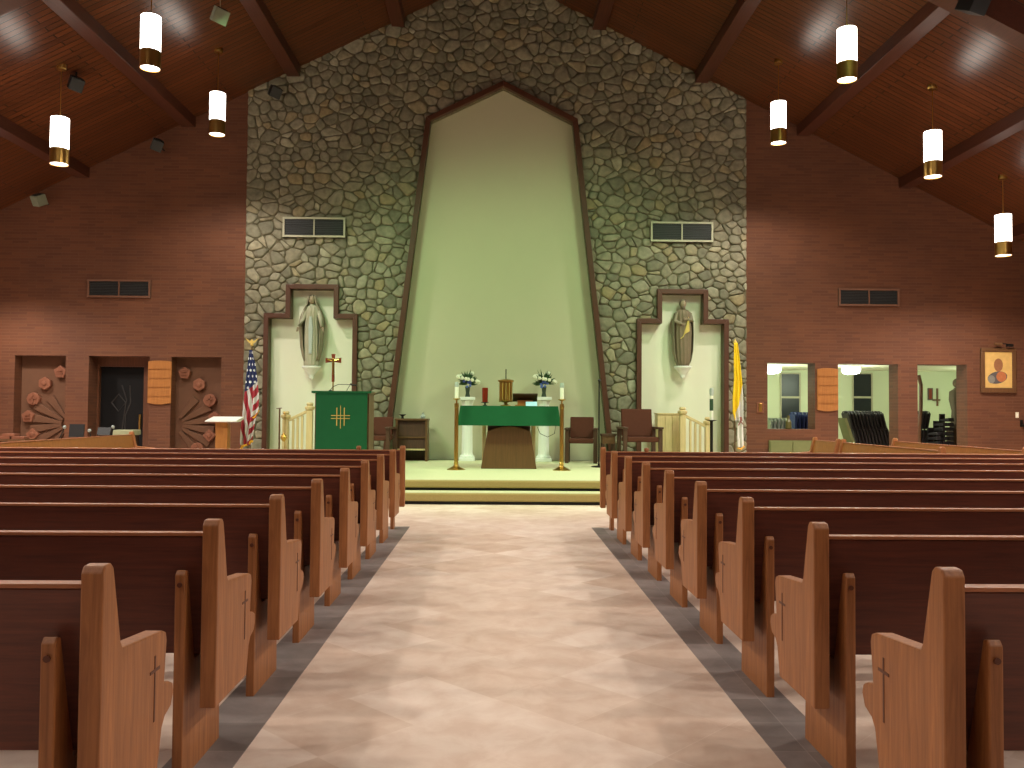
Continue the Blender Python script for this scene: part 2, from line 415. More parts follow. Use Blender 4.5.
for s_ in seeds:
    if s_[1] > ceil_z(s_[0])+.3: continue
    cell = [(s_[0]-.5, s_[1]-.4), (s_[0]+.5, s_[1]-.4), (s_[0]+.5, s_[1]+.4), (s_[0]-.5, s_[1]+.4)]
    ci, cj = int(s_[0]//.6), int(s_[1]//.6)
    nb = [t for di in (-1, 0, 1) for dj in (-1, 0, 1) for t in grid.get((ci+di, cj+dj), []) if t != s_]
    nb.sort(key=lambda t: (t[0]-s_[0])**2+(t[1]-s_[1])**2)
    for t in nb[:26]:
        nx, nz = t[0]-s_[0], (t[1]-s_[1])*1.5; l = math.hypot(nx, nz); nx /= l; nz /= l; sh = (s_[2]-t[2])/(2*l)
        mxp = ((t[0]+s_[0])/2, (t[1]+s_[1])/2)
        cell = clip(cell, nx, nz, nx*mxp[0]+nz*mxp[1]-.006+sh)
        if len(cell) < 3: break
    if len(cell) < 3: continue
    for (nx, nz, c) in ((-1, 0, -XS0), (1, 0, XS1), (0, -1, 0)):
        cell = clip(cell, nx, nz, c)
    if len(cell) < 3: continue
    for q in cut_all(cell):
        q = clean(q)
        if len(q) < 3 or abs(area(q)) < .004: continue
        q = chaikin(q)
        cx = sum(a[0] for a in q)/len(q); cz = sum(a[1] for a in q)/len(q)
        h = rnd.uniform(.022, .045); rings = []
        tx, tz = rnd.uniform(-.06, .06), rnd.uniform(-.06, .06)
        for sc_, dep in ((1, -.005), (.97, h*.55), (.88, h*.9), (.6, h)):
            rings.append([bm.verts.new((cx+(a[0]-cx)*sc_, YW-dep-(0 if dep < 0 else (a[0]-cx)*sc_*tx+(a[1]-cz)*sc_*tz), cz+(a[1]-cz)*sc_)) for a in q])
        for A, B in zip(rings, rings[1:]):
            for i in range(len(q)):
                j = (i+1) % len(q); bm.faces.new((A[i], A[j], B[j], B[i]))
        bm.faces.new(rings[-1])
stones = mb.build('wall_front_stonework', M['stone'], smooth=True); struct(stones)
# arch recess
mb = MB(); YA = YW+.14
ring = [A_LB, A_LS, A_PK, A_RS, A_RB]
for a, b2 in zip(ring, ring[1:]):
    mb.faces([(a[0], YW+.001, a[1]), (b2[0], YW+.001, b2[1]), (b2[0], YA, b2[1]), (a[0], YA, a[1])], [(0, 1, 2, 3)])
mb.faces([(p[0], YA, p[1]) for p in arch], [tuple(range(5))])
struct(mb.build('wall_alcove', M['cream_wall']))
# niche backs
for n_, nm in ((NL, 'wall_niche_left'), (NR, 'wall_niche_right')):
    struct(MB().box(n_['a']-.1, n_['b']+.1, YW+.15, YW+.2, 0, n_['zt']+.1).build(nm, M['white_wall']))
# frames
def band(path, wd, y0, y1):
    """mitred band to the left of an open path in the xz plane"""
    path = [Vector(p) for p in path]; off = []
    for i, p in enumerate(path):
        ns = []
        for a, b2 in ((i-1, i), (i, i+1)):
            if a >= 0 and b2 < len(path):
                d = (path[b2]-path[a]).normalized(); ns.append(Vector((-d.y, d.x)))
        n = sum(ns, Vector((0, 0))).normalized(); off.append(p+n*(wd/n.dot(ns[0])))
    mb = MB()
    for i in range(len(path)-1):
        q = [path[i], path[i+1], off[i+1], off[i]]
        mb.prism([(v.x, v.y) for v in q], 'y', y0, y1)
    return mb
struct(band(ring, .10, YW-.11, YW+.03).build('trim_%d' % k, M['plank_trim'], bevel=.008)); k += 1
for n_ in (NL, NR):
    path = [(n_['a'], ZP), (n_['a'], n_['zs']), (n_['c'], n_['zs']), (n_['c'], n_['zt']), (n_['d'], n_['zt']), (n_['d'], n_['zs']), (n_['b'], n_['zs']), (n_['b'], ZP)]
    struct(band(path, .095, YW-.10, YW+.03).build('trim_%d' % k, M['plank_trim'], bevel=.008)); k += 1

# --- brick walls with openings
def opening(x0, x1, yt, zb=0):
    a = xz(x0, yt, YW); b2 = xz(x1, yt, YW); return (a[0], b2[0], (a[1]+b2[1])/2, zb)
def brick_wall(xa, xb, ops, nm, th=.4):
    mb = MB(); x = xa
    def col(u, v, z0):
        mb.prism([(u, z0), (v, z0), (v, ceil_z(v)+.05), (u, ceil_z(u)+.05)], 'y', YW, YW+th)
    for (u, v, zt, zb) in ops:
        col(x, u, 0); col(u, v, zt)
        if zb > 0: mb.box(u, v, YW, YW+th, 0, zb)
        x = v
    col(x, xb, 0)
    return struct(mb.build(nm, M['brick']))
OL1 = opening(15, 66, 355.5); OL2 = opening(89, 150, 356); OL3 = opening(171.5, 221.5, 357)
brick_wall(XL, XS0, [OL1, OL2, OL3], 'wall_front_left')
OR1 = opening(767.5, 815, 363, .96); OR2 = opening(838, 898, 364); OR3 = opening(917.5, 967, 364.5)
brick_wall(XS1, XR, [OR1, OR2, OR3], 'wall_front_right')
# relief niches: grounds
for o_, i in ((OL1, 'a'), (OL3, 'b')):
    struct(MB().box(o_[0]-.05, o_[1]+.05, YW+.26, YW+.38, 0, o_[2]+.05).build('wall_niche_'+('far_left' if i == 'a' else 'brick'), M['clay_dark']))
# doorway between the reliefs
x0, x1, zt, _ = OL2
dx0, dzt = xz(100, 366.5, YW+.4); dx1 = xz(144.5, 366.5, YW+.4)[0]
mb = MB(); mb.box(x0-.05, dx0, YW+.38, YW+.5, 0, zt+.05); mb.box(dx1, x1+.05, YW+.38, YW+.5, 0, zt+.05); mb.box(dx0, dx1, YW+.38, YW+.5, dzt, zt+.05)
struct(mb.build('trim_%d' % k, wood('door_jamb_wood', (84, 50, 32), (108, 66, 44), 'z'))); k += 1
door = struct(MB().box(dx0, dx1, YW+.46, YW+.5, 0, dzt).build('door_1', plain('black_door', (13, 12, 13), .6, spec=.2)))
mb = MB()
cx = (dx0+dx1)/2-.08; cz = 1.38; ym = YW+.455
pts = [(cx-.14, cz), (cx, cz+.17), (cx+.14, cz), (cx, cz-.17), (cx-.14, cz)]
mb.tube([(p[0], ym, p[1]) for p in pts], .012, 6)
mb.tube([(cx+.06, ym, cz+.35), (cx+.16, ym, cz+.05), (cx+.12, ym, cz-.2), (cx+.05, ym, cz-.8)], .012, 6)
mb.tube([(cx+.22, ym, cz+.35), (cx+.24, ym, cz), (cx+.14, ym, cz-.25), (cx+.13, ym, cz-.8)], .012, 6)
mb.build('etched_motif', plain('etched_line', (40, 37, 34), .6), door)
MB().box(dx1-.1, dx1-.07, YW+.42, YW+.459, .85, 1.15).build('door_handle', M['brass'], door)

# --- reliefs in the two niches
def relief(o_, flip, label):
    x0, x1, zt, _ = o_; wd = x1-x0; y = YW+.26
    t = thing('wall_relief', label, 'relief', (x0, y, 0))
    # a quarter sunburst: origin at the edge next to the doorway
    ox = (0 if flip else wd); sg = 1 if flip else -1; oz = .95
    for a in (52, 28, 9, -8, -27, -50):
        mb = MB(); a1 = R(a); r0, r1 = .16, (.78 if abs(a) < 40 else .66)
        hw = .085
        pts = []
        for rr, off in ((r0, -hw*.35), (r1, -hw), (r1, hw), (r0, hw*.35)):
            pts.append((ox+sg*(rr*math.cos(a1)-off*math.sin(a1)), oz+rr*math.sin(a1)+off*math.cos(a1)))
        mb.prism(pts, 'y', -.05, .001)
        mb.build('ray', M['clay_dark'], t, bevel=.012)
    spots = [(.16, .66), (.46, .50), (.73, .18), (.84, -.10), (.74, -.36), (.42, -.58), (.14, -.74)]
    spots = [(.2, 1.0), (.5, .78), (.72, .48), (.82, .14), (.72, -.2), (.48, -.46), (.16, -.66)]
    for i, (u, v) in enumerate(spots):
        px = ox+sg*u*wd; pz = oz+v*1.02
        mb = MB(); n = (5, 6, 8, 5, 4, 12, 8)[i]
        pts = [(px+.13*math.cos(2*PI*q/n+PI/2), pz+.13*math.sin(2*PI*q/n+PI/2)) for q in range(n)]
        mb.prism(pts, 'y', -.10, .001)
        md = mb.build('medallion', M['clay'], t, bevel=.015)
        mb = MB()
        if i % 3 == 2: mb.box(px-.015, px+.015, -.125, -.099, pz-.08, pz+.08); mb.box(px-.07, px+.07, -.125, -.099, pz-.0, pz+.03)
        elif i % 3 == 1: mb.ball((px, -.10, pz), .055, .03, .055)
        else: mb.box(px-.06, px+.06, -.125, -.099, pz-.035, pz-.01); mb.box(px-.05, px+.05, -.125, -.099, pz+.02, pz+.04)
        mb.build('symbol', M['clay'], md)
relief(OL1, False, 'brown sunburst relief with clay medallions in the niche left of the dark doorway')
relief(OL3, True, 'brown sunburst relief with clay medallions in the niche right of the dark doorway')

# --- sanctuary steps
def step(y0, y1, z0, z1, nm):
    mb = MB(); mb.box(XS0+.02, XS1-.02, y0, y1, z1-.012, z1)
    return mb
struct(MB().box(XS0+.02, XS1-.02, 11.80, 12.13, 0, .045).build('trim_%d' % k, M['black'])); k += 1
s1 = MB().box(XS0+.02, XS1-.02, 11.74, 12.13, .045, .157).build('step_lower', M['carpet_riser'], bevel=.02); struct(s1)
struct(MB().box(XS0+.03, XS1-.03, 11.765, 12.10, .1571, .162).build('step_lower_tread', M['carpet']))
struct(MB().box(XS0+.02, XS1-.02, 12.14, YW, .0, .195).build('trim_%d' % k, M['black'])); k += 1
s2 = MB().box(XS0+.02, XS1-.02, 12.08, YW-.001, .20, ZP-.006).build('step_upper', M['carpet_riser'], bevel=.02); struct(s2)
mb = MB(); mb.box(XS0+.03, XS1-.03, 12.105, YW-.002, ZP-.0059, ZP); mb.box(A_LB[0], A_RB[0], YW-.002, YA, ZP-.1, ZP)
for n_ in (NL, NR): mb.box(n_['a'], n_['b'], YW-.002, YW+.15, ZP-.1, ZP)
struct(mb.build('platform_floor', M['carpet']))

# --- side room behind the right openings
RX0, RX1, RY1, RZ = 5.02, 12.3, 21.2, 2.24
mb = MB(); struct(MB().box(RX0-.1, RX1, RY1, RY1+.2, 0, RZ+.1).build('wall_side_room_back', M['room_wall']))
struct(MB().box(RX0-.2, RX0-.0, YW+.41, RY1, 0, RZ+.1).build('wall_side_room_left', M['room_wall']))
struct(MB().box(RX1, RX1+.2, YW+.41, RY1, 0, RZ+.1).build('wall_side_room_right', M['room_wall']))
struct(MB().box(RX0-.2, RX1+.2, YW+.41, RY1+.2, RZ+.1, RZ+.2).build('ceiling_side_room', M['white_wall']))
px_ = xz(905, 400, 20)[0]
wn = 1
for (a, b2, t_, bt) in ((781, 799, 374, 418), (853, 871, 374, 418)):
    xa, zt = xz(a, t_, RY1); xb, zb = xz(b2, bt, RY1)
    wdo = struct(MB().box(xa, xb, RY1-.012, RY1+.01, zb, zt).build('window_%d' % wn, M['glass_dark'])); wn += 1
    mb = MB(); mb.box(xa-.03, xa, RY1-.04, RY1-.001, zb-.03, zt+.03); mb.box(xb, xb+.03, RY1-.04, RY1-.001, zb-.03, zt+.03)
    mb.box(xa, xb, RY1-.04, RY1-.001, zt, zt+.03); mb.box(xa, xb, RY1-.04, RY1-.001, zb-.03, zb)
    zm = zb+(zt-zb)*.47; mb.box(xa, xb, RY1-.04, RY1-.013, zm-.025, zm+.025)
    mb.build('window_frame', M['pale_metal'], wdo)
for (a, b2, lb) in ((772, 369, 'lit flush ceiling light seen through the opening nearest the yellow flag'), (851, 368, 'lit flush ceiling light seen through the middle side room opening')):
    p = at(a, b2, 19.0)
    t = thing('ceiling_light', lb, 'ceiling light', (p.x, 19.0, RZ+.1), group='flush lights in the side room')
    MB().lathe([(.21, -.03), (.22, 0)]).build('base', M['white'], t)
    MB().lathe([(.08, -.19), (.17, -.165), (.205, -.10), (.20, -.03)], seg=24).build('lamp_shade', M['room_light'], t, smooth=True)
    lamp('side_room_lamp', 'POINT', (p.x, 19.0, RZ-.25), 48, (.86, 1, .72), .12)
lamp('side_room_lamp', 'POINT', (px_+1.5, 19.4, RZ-.25), 34, (.86, 1, .72), .12)

# ---------------------------------------------------------------- pendants
def pendant(first=False):
    t = thing('pendant_light', '', 'pendant light')
    H = .72; r = .133
    MB().lathe([(r, .235), (r, H), (r-.01, H+.004)], seg=32).build('glass_shade', M['shade'], t, smooth=False)
    b_ = MB(); b_.bm.free(); b_ = MB()
    prof = [(r+.004, 0), (r+.004, .237)]
    bm = b_.bm; A = []; B = []; C_ = []; D = []
    for i in range(32):
        a = 2*PI*i/32; c, s = math.cos(a), math.sin(a)
        A.append(bm.verts.new(((r+.005)*c, (r+.005)*s, 0))); B.append(bm.verts.new(((r+.005)*c, (r+.005)*s, .237)))
        C_.append(bm.verts.new(((r-.005)*c, (r-.005)*s, .237))); D.append(bm.verts.new(((r-.005)*c, (r-.005)*s, 0)))
    for i in range(32):
        j = (i+1) % 32
        for P, Q in ((A, B), (B, C_), (C_, D), (D, A)): bm.faces.new((P[i], P[j], Q[j], Q[i]))
    b_.build('brass_band', M['brass'], t)
    MB().lathe([(r-.008, .012), (r-.008, .03)], seg=32).build('lens', M['shade'], t)
    MB().lathe([(.02, H+.004), (.02, H+.05), (.008, H+.06)], seg=12).build('cap', M['brass'], t)
    return t
pend0 = pendant()
plist = [  # x, y, z bottom, label
 (150, 71.5, 11.75, 'lit white cylinder pendant with brass band, highest and largest on the left side'),
 (217, 137, 14.87, 'lit white cylinder pendant with brass band hanging nearest the stone wall on the left'),
 (59, 167, 13.3, 'lit white cylinder pendant with brass band, leftmost and lowest on the left side'),
 (847, 83, 11.8, 'lit white cylinder pendant with brass band, highest and largest on the right side'),
 (778.5, 145.5, 14.9, 'lit white cylinder pendant with brass band hanging nearest the stone wall on the right'),
 (933, 179.5, 13.4, 'lit white cylinder pendant with brass band, second from the right edge of the picture'),
 (1003.5, 258, 14.9, 'lit white cylinder pendant with brass band, rightmost and lowest of all'),
]
plist = [(at(a, b2, c).x, c, at(a, b2, c).z+.04, l) for a, b2, c, l in plist]
for i in range(5):
    y = 8.65-i*3.15
    for s in (-1, 1): plist.append((s*4.85, y, 5.9, None))
    for s in (-1, 1): plist.append((s*6.85, y+1.5, 5.0, None))
plist.append((-9.25, 15.1, 3.96, None)); plist.append((8.9, 11.9, 3.96, None)); plist.append((-8.9, 11.9, 3.96, None))
nn = 0
for i, (x, y, z, lb) in enumerate(plist):
    if lb is None:
        nn += 1; lb = 'lit white cylinder pendant with brass band hanging beyond the picture edges'
    o = dup(pend0, (x, y, z), lb)
    o['group'] = 'cylinder pendants under the wooden ceiling'
    zc = ceil_z(x)-z
    MB().tube([(0, 0, .77), (0, 0, zc-.03)], .006, 6).build('cord', M['brass'], o)
    MB().lathe([(.07, zc-.05), (.075, zc-.02), (.07, zc+.03)], seg=16).build('canopy', M['brass'], o)
    lamp('pendant_lamp', 'SPOT', (x, y, z-.02), PEND_W*(1.08 if y > 1.5 else .35), (1, .915, .81), .14, aim=(x, y, 0), angle=150, blend=.6)
for c in kids(pend0): bpy.data.objects.remove(c)
bpy.data.objects.remove(pend0)

# ---------------------------------------------------------------- flood lamps in cube casings
GREEN = (.58, 1.0, .52)
def flood(px, py, Y, size, rz, ry, label, wall=False, mat='speaker_green'):
    p = at(px, py, Y)
    t = thing('flood_lamp', label, 'lamp', tuple(p), rz, 'cube shaped lamps under the ceiling')
    s = size/2
    o = MB().box(-s, s, -s, s, -s, s).build('casing', M[mat], t, rot=(R(28), R(ry), 0), bevel=.006)
    zc = ceil_z(p.x)-p.z
    if wall:
        d_ = YW-Y; v = Matrix.Rotation(-rz, 3, 'Z') @ Vector((0, d_-.002, 0)); MB().tube([v*.25, v*.75, v], .015, 6).build('bracket', M['dark_metal'], t)
    else:
        MB().tube([(0, 0, s*.9), (0, 0, zc-.003)], .005 if zc > .8 else .015, 6).build('stem', M['pale_metal'] if zc > .8 else M['dark_metal'], t)
    MB().lathe([(s*.7, s-.002), (s*.75, s+.012)], seg=20).build('lens', M['grille'], o)
    return p
pa = flood(220, 16, 12.0, .20, R(35), 12, 'green-grey cube lamp on a thin cord near the top left of the ceiling')
flood(76, 84, 13.6, .20, R(40), 10, 'dark cube lamp against the ceiling beside the leftmost pendant', mat='grille')
flood(157, 145, 16.45, .20, R(30), 15, 'dark cube lamp below the ceiling edge on the left brick wall', wall=True, mat='grille')
flood(39, 200, 16.45, .20, R(-30), 10, 'grey cube lamp lowest on the left brick wall', wall=True)
flood(275, 92, 16.45, .20, R(35), 12, 'dark cube lamp at the top left corner of the stone wall', wall=True, mat='grille')
pb = flood(974, 2, 10.5, .26, R(20), 5, 'black lamp cut by the top edge near the right corner', mat='black')
lamp('flood_left', 'SPOT', (pa.x, 11.8, pa.z-.25), FLOOD_W, GREEN, .7, aim=(.6, 16.4, .9), angle=88, blend=.9)
lamp('flood_right', 'SPOT', (4.7, 11.6, 6.9), FLOOD_W, GREEN, .7, aim=(.2, 16.4, .9), angle=88, blend=.9)
lamp('flood_centre', 'SPOT', (0, 10.2, 8.7), FLOOD_W*1.5, GREEN, .3, aim=(0, 13.6, 0), angle=48, blend=.9)

# ---------------------------------------------------------------- vents
def vent(px0, px1, py0, py1, frame, label):
    a = at(px0, py0, YW); b2 = at(px1, py1, YW); wd = b2.x-a.x; h = a.z-b2.z
    stone_w = XS0 < a.x < XS1
    t = thing('wall_vent', label, 'vent', (a.x, YW-(.075 if stone_w else .02), b2.z))
    MB().box(0, wd, 0, .06 if stone_w else .018, 0, h).build('backing', M['grille'], t)
    mb = MB(); f = .035
    mb.box(0, wd, -.03, -.0005, 0, f); mb.box(0, wd, -.03, -.0005, h-f, h); mb.box(0, f, -.03, -.0005, f, h-f); mb.box(wd-f, wd, -.03, -.0005, f, h-f)
    mb.box(wd/2-.012, wd/2+.012, -.028, -.0005, f, h-f)
    mb.build('frame', frame, t)
    mb = MB(); n = 9
    for i in range(n):
        z = f+(h-2*f)*(i+.5)/n
        for u, v in ((f, wd/2-.012), (wd/2+.012, wd-f)): mb.box(u, v, -.016, -.001, z-.004, z+.004)
    mb.build('slats', M['grille_slat'], t)
vent(284, 346, 218, 238.5, M['pale_metal'], 'wide dark vent with pale frame on the stone wall left of the arch')
vent(650, 712, 222.5, 243, M['pale_metal'], 'wide dark vent with pale frame on the stone wall right of the arch')
vent(88.5, 151, 279.5, 298, M['brown_metal'], 'wide dark vent on the left brick wall')
vent(838, 898.5, 288.5, 306.5, M['brown_metal'], 'wide dark vent on the right brick wall')

# ---------------------------------------------------------------- pews
END = [(0, .25), (0, .885), (.012, .903), (.045, .905), (.062, .89), (.112, .69), (.125, .67), (.395, .645), (.422, .635), (.43, .61), (.414, .488),
       (.455, .480), (.483, .467), (.491, .438), (.472, .402), (.425, .386), (.403, .36), (.375, .25)]
def make_pew(L, s, name='church_pew', bm_='pew_back'):
    """s = +1: the bench runs to +x from its aisle end; -1: to -x. It faces +y."""
    t = thing(name, '', 'pew', group=None)
    X = lambda a, b2: (min(s*a, s*b2), max(s*a, s*b2))
    for u in (0, L-.056):
        e = MB().prism(END, 'x', *X(u, u+.056)).build('end_panel', M['pew_end'], t, bevel=.005)
        if u == 0:
            mb = MB(); a, b2 = X(-.0015, .004)
            mb.box(a, b2, .336, .344, .40, .587); mb.box(a, b2, .305, .375, .541, .550)
            mb.build('cross', M['pew_inlay'], e)
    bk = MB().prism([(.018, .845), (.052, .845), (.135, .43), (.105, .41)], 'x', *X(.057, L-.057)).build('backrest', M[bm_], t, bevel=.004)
    MB().prism([(.012, .846), (.012, .858), (.056, .858), (.056, .846)], 'x', *X(.057, L-.057)).build('top_rail', M['pew_rail'], bk, bevel=.002)
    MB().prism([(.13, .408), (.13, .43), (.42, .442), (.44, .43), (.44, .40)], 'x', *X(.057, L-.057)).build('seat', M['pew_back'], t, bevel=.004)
    for u in (.108, L/2, L-.15):
        sp_ = MB().prism([(-.012, 0), (-.012, .715), (0, .73), (.018, .725), (.098, .40), (.38, .398), (.395, 0)], 'x', *X(u, u+.036)).build('support', M['pew_end'], t, bevel=.004)
        a, b2 = X(u, u+.036)
        MB().prism([((a+b2)/2+.009*math.cos(q*PI/4), .68+.009*math.sin(q*PI/4)) for q in range(8)], 'y', -.018, -.0125).build('bolt', M['pew_inlay'], sp_)
    return t
ordn = ['nearest the camera', 'second from the camera', 'third from the camera', 'fourth from the camera', 'fifth from the camera', 'sixth from the camera', 'seventh from the camera', 'eighth from the camera']
for s, x0, side in ((-1, -.970, 'left'), (1, 1.135, 'right')):
    p0 = make_pew(5.6, s)
    scr = thing('pew_front_screen', 'low brown oak screen before the front pew %s of the aisle, nearest the altar' % side, 'pew screen', (x0, 2.16+.885*8, 0))
    X = lambda a, b2: (min(s*a, s*b2), max(s*a, s*b2))
    for u in (0, 5.6-.056):
        MB().prism([(0, .25), (0, .885), (.012, .903), (.05, .905), (.065, .89), (.075, .25)], 'x', *X(u, u+.056)).build('end_post', M['pew_end'], scr, bevel=.008)
    bk = MB().prism([(.018, .845), (.052, .845), (.06, .30), (.03, .30)], 'x', *X(.057, 5.6-.057)).build('panel', M['pew_back'], scr, bevel=.004)
    MB().prism([(.012, .846), (.012, .858), (.056, .858), (.056, .846)], 'x', *X(.057, 5.6-.057)).build('top_rail', M['pew_rail'], bk, bevel=.004)
    for u in (.50,):
        MB().lathe([(.02, .8581), (.028, .875), (.024, .895), (.01, .90)], c=(s*u, .035, 0), seg=12).build('knob', M['pew_end'], bk)
    for u in (.12, 2.8, 5.4):
        MB().prism([(.061, 0), (.061, .60), (.12, .55), (.20, .0)], 'x', *X(u, u+.036)).build('support', M['pew_end'], scr, bevel=.004)
    for i in range(8):
        o = p0 if i == 0 else dup(p0)
        o.location = (x0, 2.16+.885*i, 0)
        o['label'] = 'brown oak pew %s of the aisle, %s' % (side, ordn[i]); o['group'] = 'pews %s of the aisle' % side
# pews of the side sections, turned towards the altar
def side_pew(x, y0, L, rz, s, label):
    o = make_pew(L, s, bm_='gold_wood'); o.location = (x, y0, 0); o.rotation_euler = (0, 0, rz); o['label'] = label; o['group'] = 'pews of the side sections facing inward'  # same oak as the other pews; light on the backrest painted as lighter wood
    return o
# left: faces +x (rotate -90deg): local +y -> +x, local +x -> -y
side_pew(-5.88, 13.95, 3.95, R(-92), 1, 'oak side pew, back coloured golden as if lit, on the far left turned towards the altar, in front of microphones')
side_pew(5.15, 13.7, .95, R(91), -1, 'short oak side pew end right of the altar steps, below the wooden board')
side_pew(5.2, 12.7, 2.7, R(92), -1, 'oak side pew, back coloured golden as if lit, right of the altar steps, front row facing inward')
side_pew(6.3, 13.4, 3.3, R(91), -1, 'oak side pew on the right, back row against the brick wall')

# ---------------------------------------------------------------- altar
AY = 14.3
P = lambda px, py, Y: at(px, py, Y)
ax = (P(460.5, 406, AY).x+P(558, 406, AY).x)/2; AH = 1.045
t = thing('altar', 'altar on a brown tapered pedestal under the green cloth', 'altar', (ax, AY, ZP))
MB().box(-.80, .80, .0, .78, AH-.07, AH).build('tabletop', M['mid_wood'], t, bevel=.01)
bw0 = 55*14.6/858/2
arc = [(-.36+.72*i/10, .635+.085*math.sin(PI*i/10)) for i in range(11)]
MB().prism([(-bw0, 0)]+[(bw0, 0)]+arc[::-1], 'y', .10, .20).build('pedestal_front', M['maroon'] if 0 else wood('altar_brown', (92, 62, 36), (112, 76, 46), 'z'), t, bevel=.01)
for sx in (-1, 1):
    MB().box(sx*.42-.03, sx*.42+.03, .24, .54, 0, AH-.07).build('leg', M['pale_wood'], t)
MB().box(-.36, .36, .24, .50, .0, AH-.07).build('pedestal_core', M['dark_wood'], t)
# the cloth over it
mb = MB(); bm = mb.bm; cw, c0, c1, drop = .815, -.015, .795, .32
NX, nd = 40, 7
def cloth_pt(u, v):           # u in [-1-a, 1+a]
    return None
top = MB()
z1 = AH+.006
top.box(-cw, cw, c0, c1, AH+.001, AH+.009)
bm = top.bm
def skirt(pts_top, pts_bot, folds):
    n = 48; rows = 8; g_ = []
    for r_ in range(rows+1):
        row = []; f = r_/rows
        for i in range(n+1):
            q = i/n; a = Vector(pts_top[0]).lerp(Vector(pts_top[1]), q); b2 = Vector(pts_bot[0]).lerp(Vector(pts_bot[1]), q)
            p = a.lerp(b2, f); nrm = Vector((pts_top[1][1]-pts_top[0][1], -(pts_top[1][0]-pts_top[0][0]), 0)).normalized()
            p += nrm*(.012*f*math.sin(q*folds))
            row.append(bm.verts.new(p))
        g_.append(row)
    for r_ in range(rows):
        for i in range(n): bm.faces.new((g_[r_][i], g_[r_][i+1], g_[r_+1][i+1], g_[r_+1][i]))
zb = AH-drop
skirt([(-cw, c0, z1), (cw, c0, z1)], [(-cw-.045, c0-.05, zb), (cw+.045, c0-.05, zb)], 19)
skirt([(cw, c0, z1), (cw, c1, z1)], [(cw+.045, c0-.05, zb), (cw+.05, c1+.02, zb)], 9)
skirt([(cw, c1, z1), (-cw, c1, z1)], [(cw+.045, c1+.02, zb), (-cw-.045, c1+.02, zb)], 19)
skirt([(-cw, c1, z1), (-cw, c0, z1)], [(-cw-.05, c1+.02, zb), (-cw-.045, c0-.05, zb)], 9)
cl = top.build('altar_cloth', M['green_cloth'], None, (ax, AY, ZP), smooth=False)
tag(cl, 'plain green cloth draped over the altar between two candlesticks', 'cloth')
ZT = ZP+AH+.0095
# tabernacle
p = P(507, 400, AY+.5)
t = thing('tabernacle', 'brass cylindrical tabernacle with a tall finial in the middle of the altar', 'tabernacle', (p.x-.02, AY+.6, ZT))
MB().lathe([(.10, 0), (.09, .012), (.03, .03), (.03, .055), (.08, .07)]).build('foot', M['brass'], t, smooth=False)
MB().lathe([(.122, .071), (.125, .09), (.116, .10), (.116, .41), (.136, .42), (.138, .445), (.106, .455), (.03, .47)], seg=28).build('body', M['brass'], t)
MB().tube([(0, 0, .465), (0, 0, .64)], .009, 8).build('finial', M['dark_metal'], t)
for q in (-.06, .0, .06):
    MB().box(q-.004, q+.004, -.130, -.112, .11, .40).build('rib', M['gold'], t)
# red lamp
p = P(485, 400, AY+.4)
t = thing('sanctuary_lamp', 'red glass candle lamp on a small base on the altar', 'lamp', (p.x, AY+.4, ZT))
MB().lathe([(.045, 0), (.04, .01), (.015, .02), (.015, .045), (.065, .055), (.065, .065)], seg=20).build('base', M['dark_metal'], t)
MB().lathe([(.048, .066), (.052, .30), (.046, .31)], seg=20).build('glass', M['red_glass'], t, smooth=False)
# missal on its stand
p = P(525, 400, AY+.3)
t = thing('book_stand', 'dark slanted book stand on the right of the altar top', 'book stand', (p.x, AY+.28, ZT))
MB().prism([(-.11, 0), (-.11, .02), (.12, .02), (.12, 0)], 'x', -.17, .17).build('base', M['gold_wood'], t)
MB().prism([(-.12, .20), (.14, .075), (.14, .09), (-.12, .215)], 'x', -.21, .21).build('desk', M['dark_wood'], t, bevel=.004)
MB().box(-.13, .13, -.03, .08, .02, .10).build('body', M['gold_wood'], t)
p = P(531.5, 403, AY+.12)
o = MB().prism([(-.03, .002), (.06, .075), (.066, .068), (-.022, 0)], 'x', -.095, .095).build('paper_card', M['screen'], None, (p.x, AY+.14, ZT))
tag(o, 'pale blue card leaning on the altar in front of the book stand', 'card')
# candlesticks
def candlestick(px, label):
    p = P(px, 467, 14.15)
    t = thing('candlestick', label, 'candlestick', (p.x, 14.15, ZP), group='tall brass candlesticks flanking the altar')
    mb = MB(); mb.lathe([(.15, 0), (.15, .008), (.09, .035), (.045, .06), (.04, .075)], seg=20).build('base', M['brass'], t)
    MB().lathe([(.034, .075), (.038, .12), (.033, .13), (.033, 1.02), (.038, 1.03), (.035, 1.09)], seg=16).build('shaft', M['brass'], t)
    MB().lathe([(.012, 1.09), (.014, 1.14), (.062, 1.16), (.066, 1.17)], seg=20).build('drip_pan', M['brass'], t)
    MB().lathe([(.032, 1.171), (.032, 1.36)], seg=16).build('candle', M['wax'], t)
    MB().lathe([(.033, 1.361), (.036, 1.38), (.034, 1.41), (.026, 1.44)], seg=16).build('follower', M['blue_grey'], t)
candlestick(456, 'tall brass candlestick with a white candle left of the altar')
candlestick(561.5, 'tall brass candlestick with a white candle right of the altar')
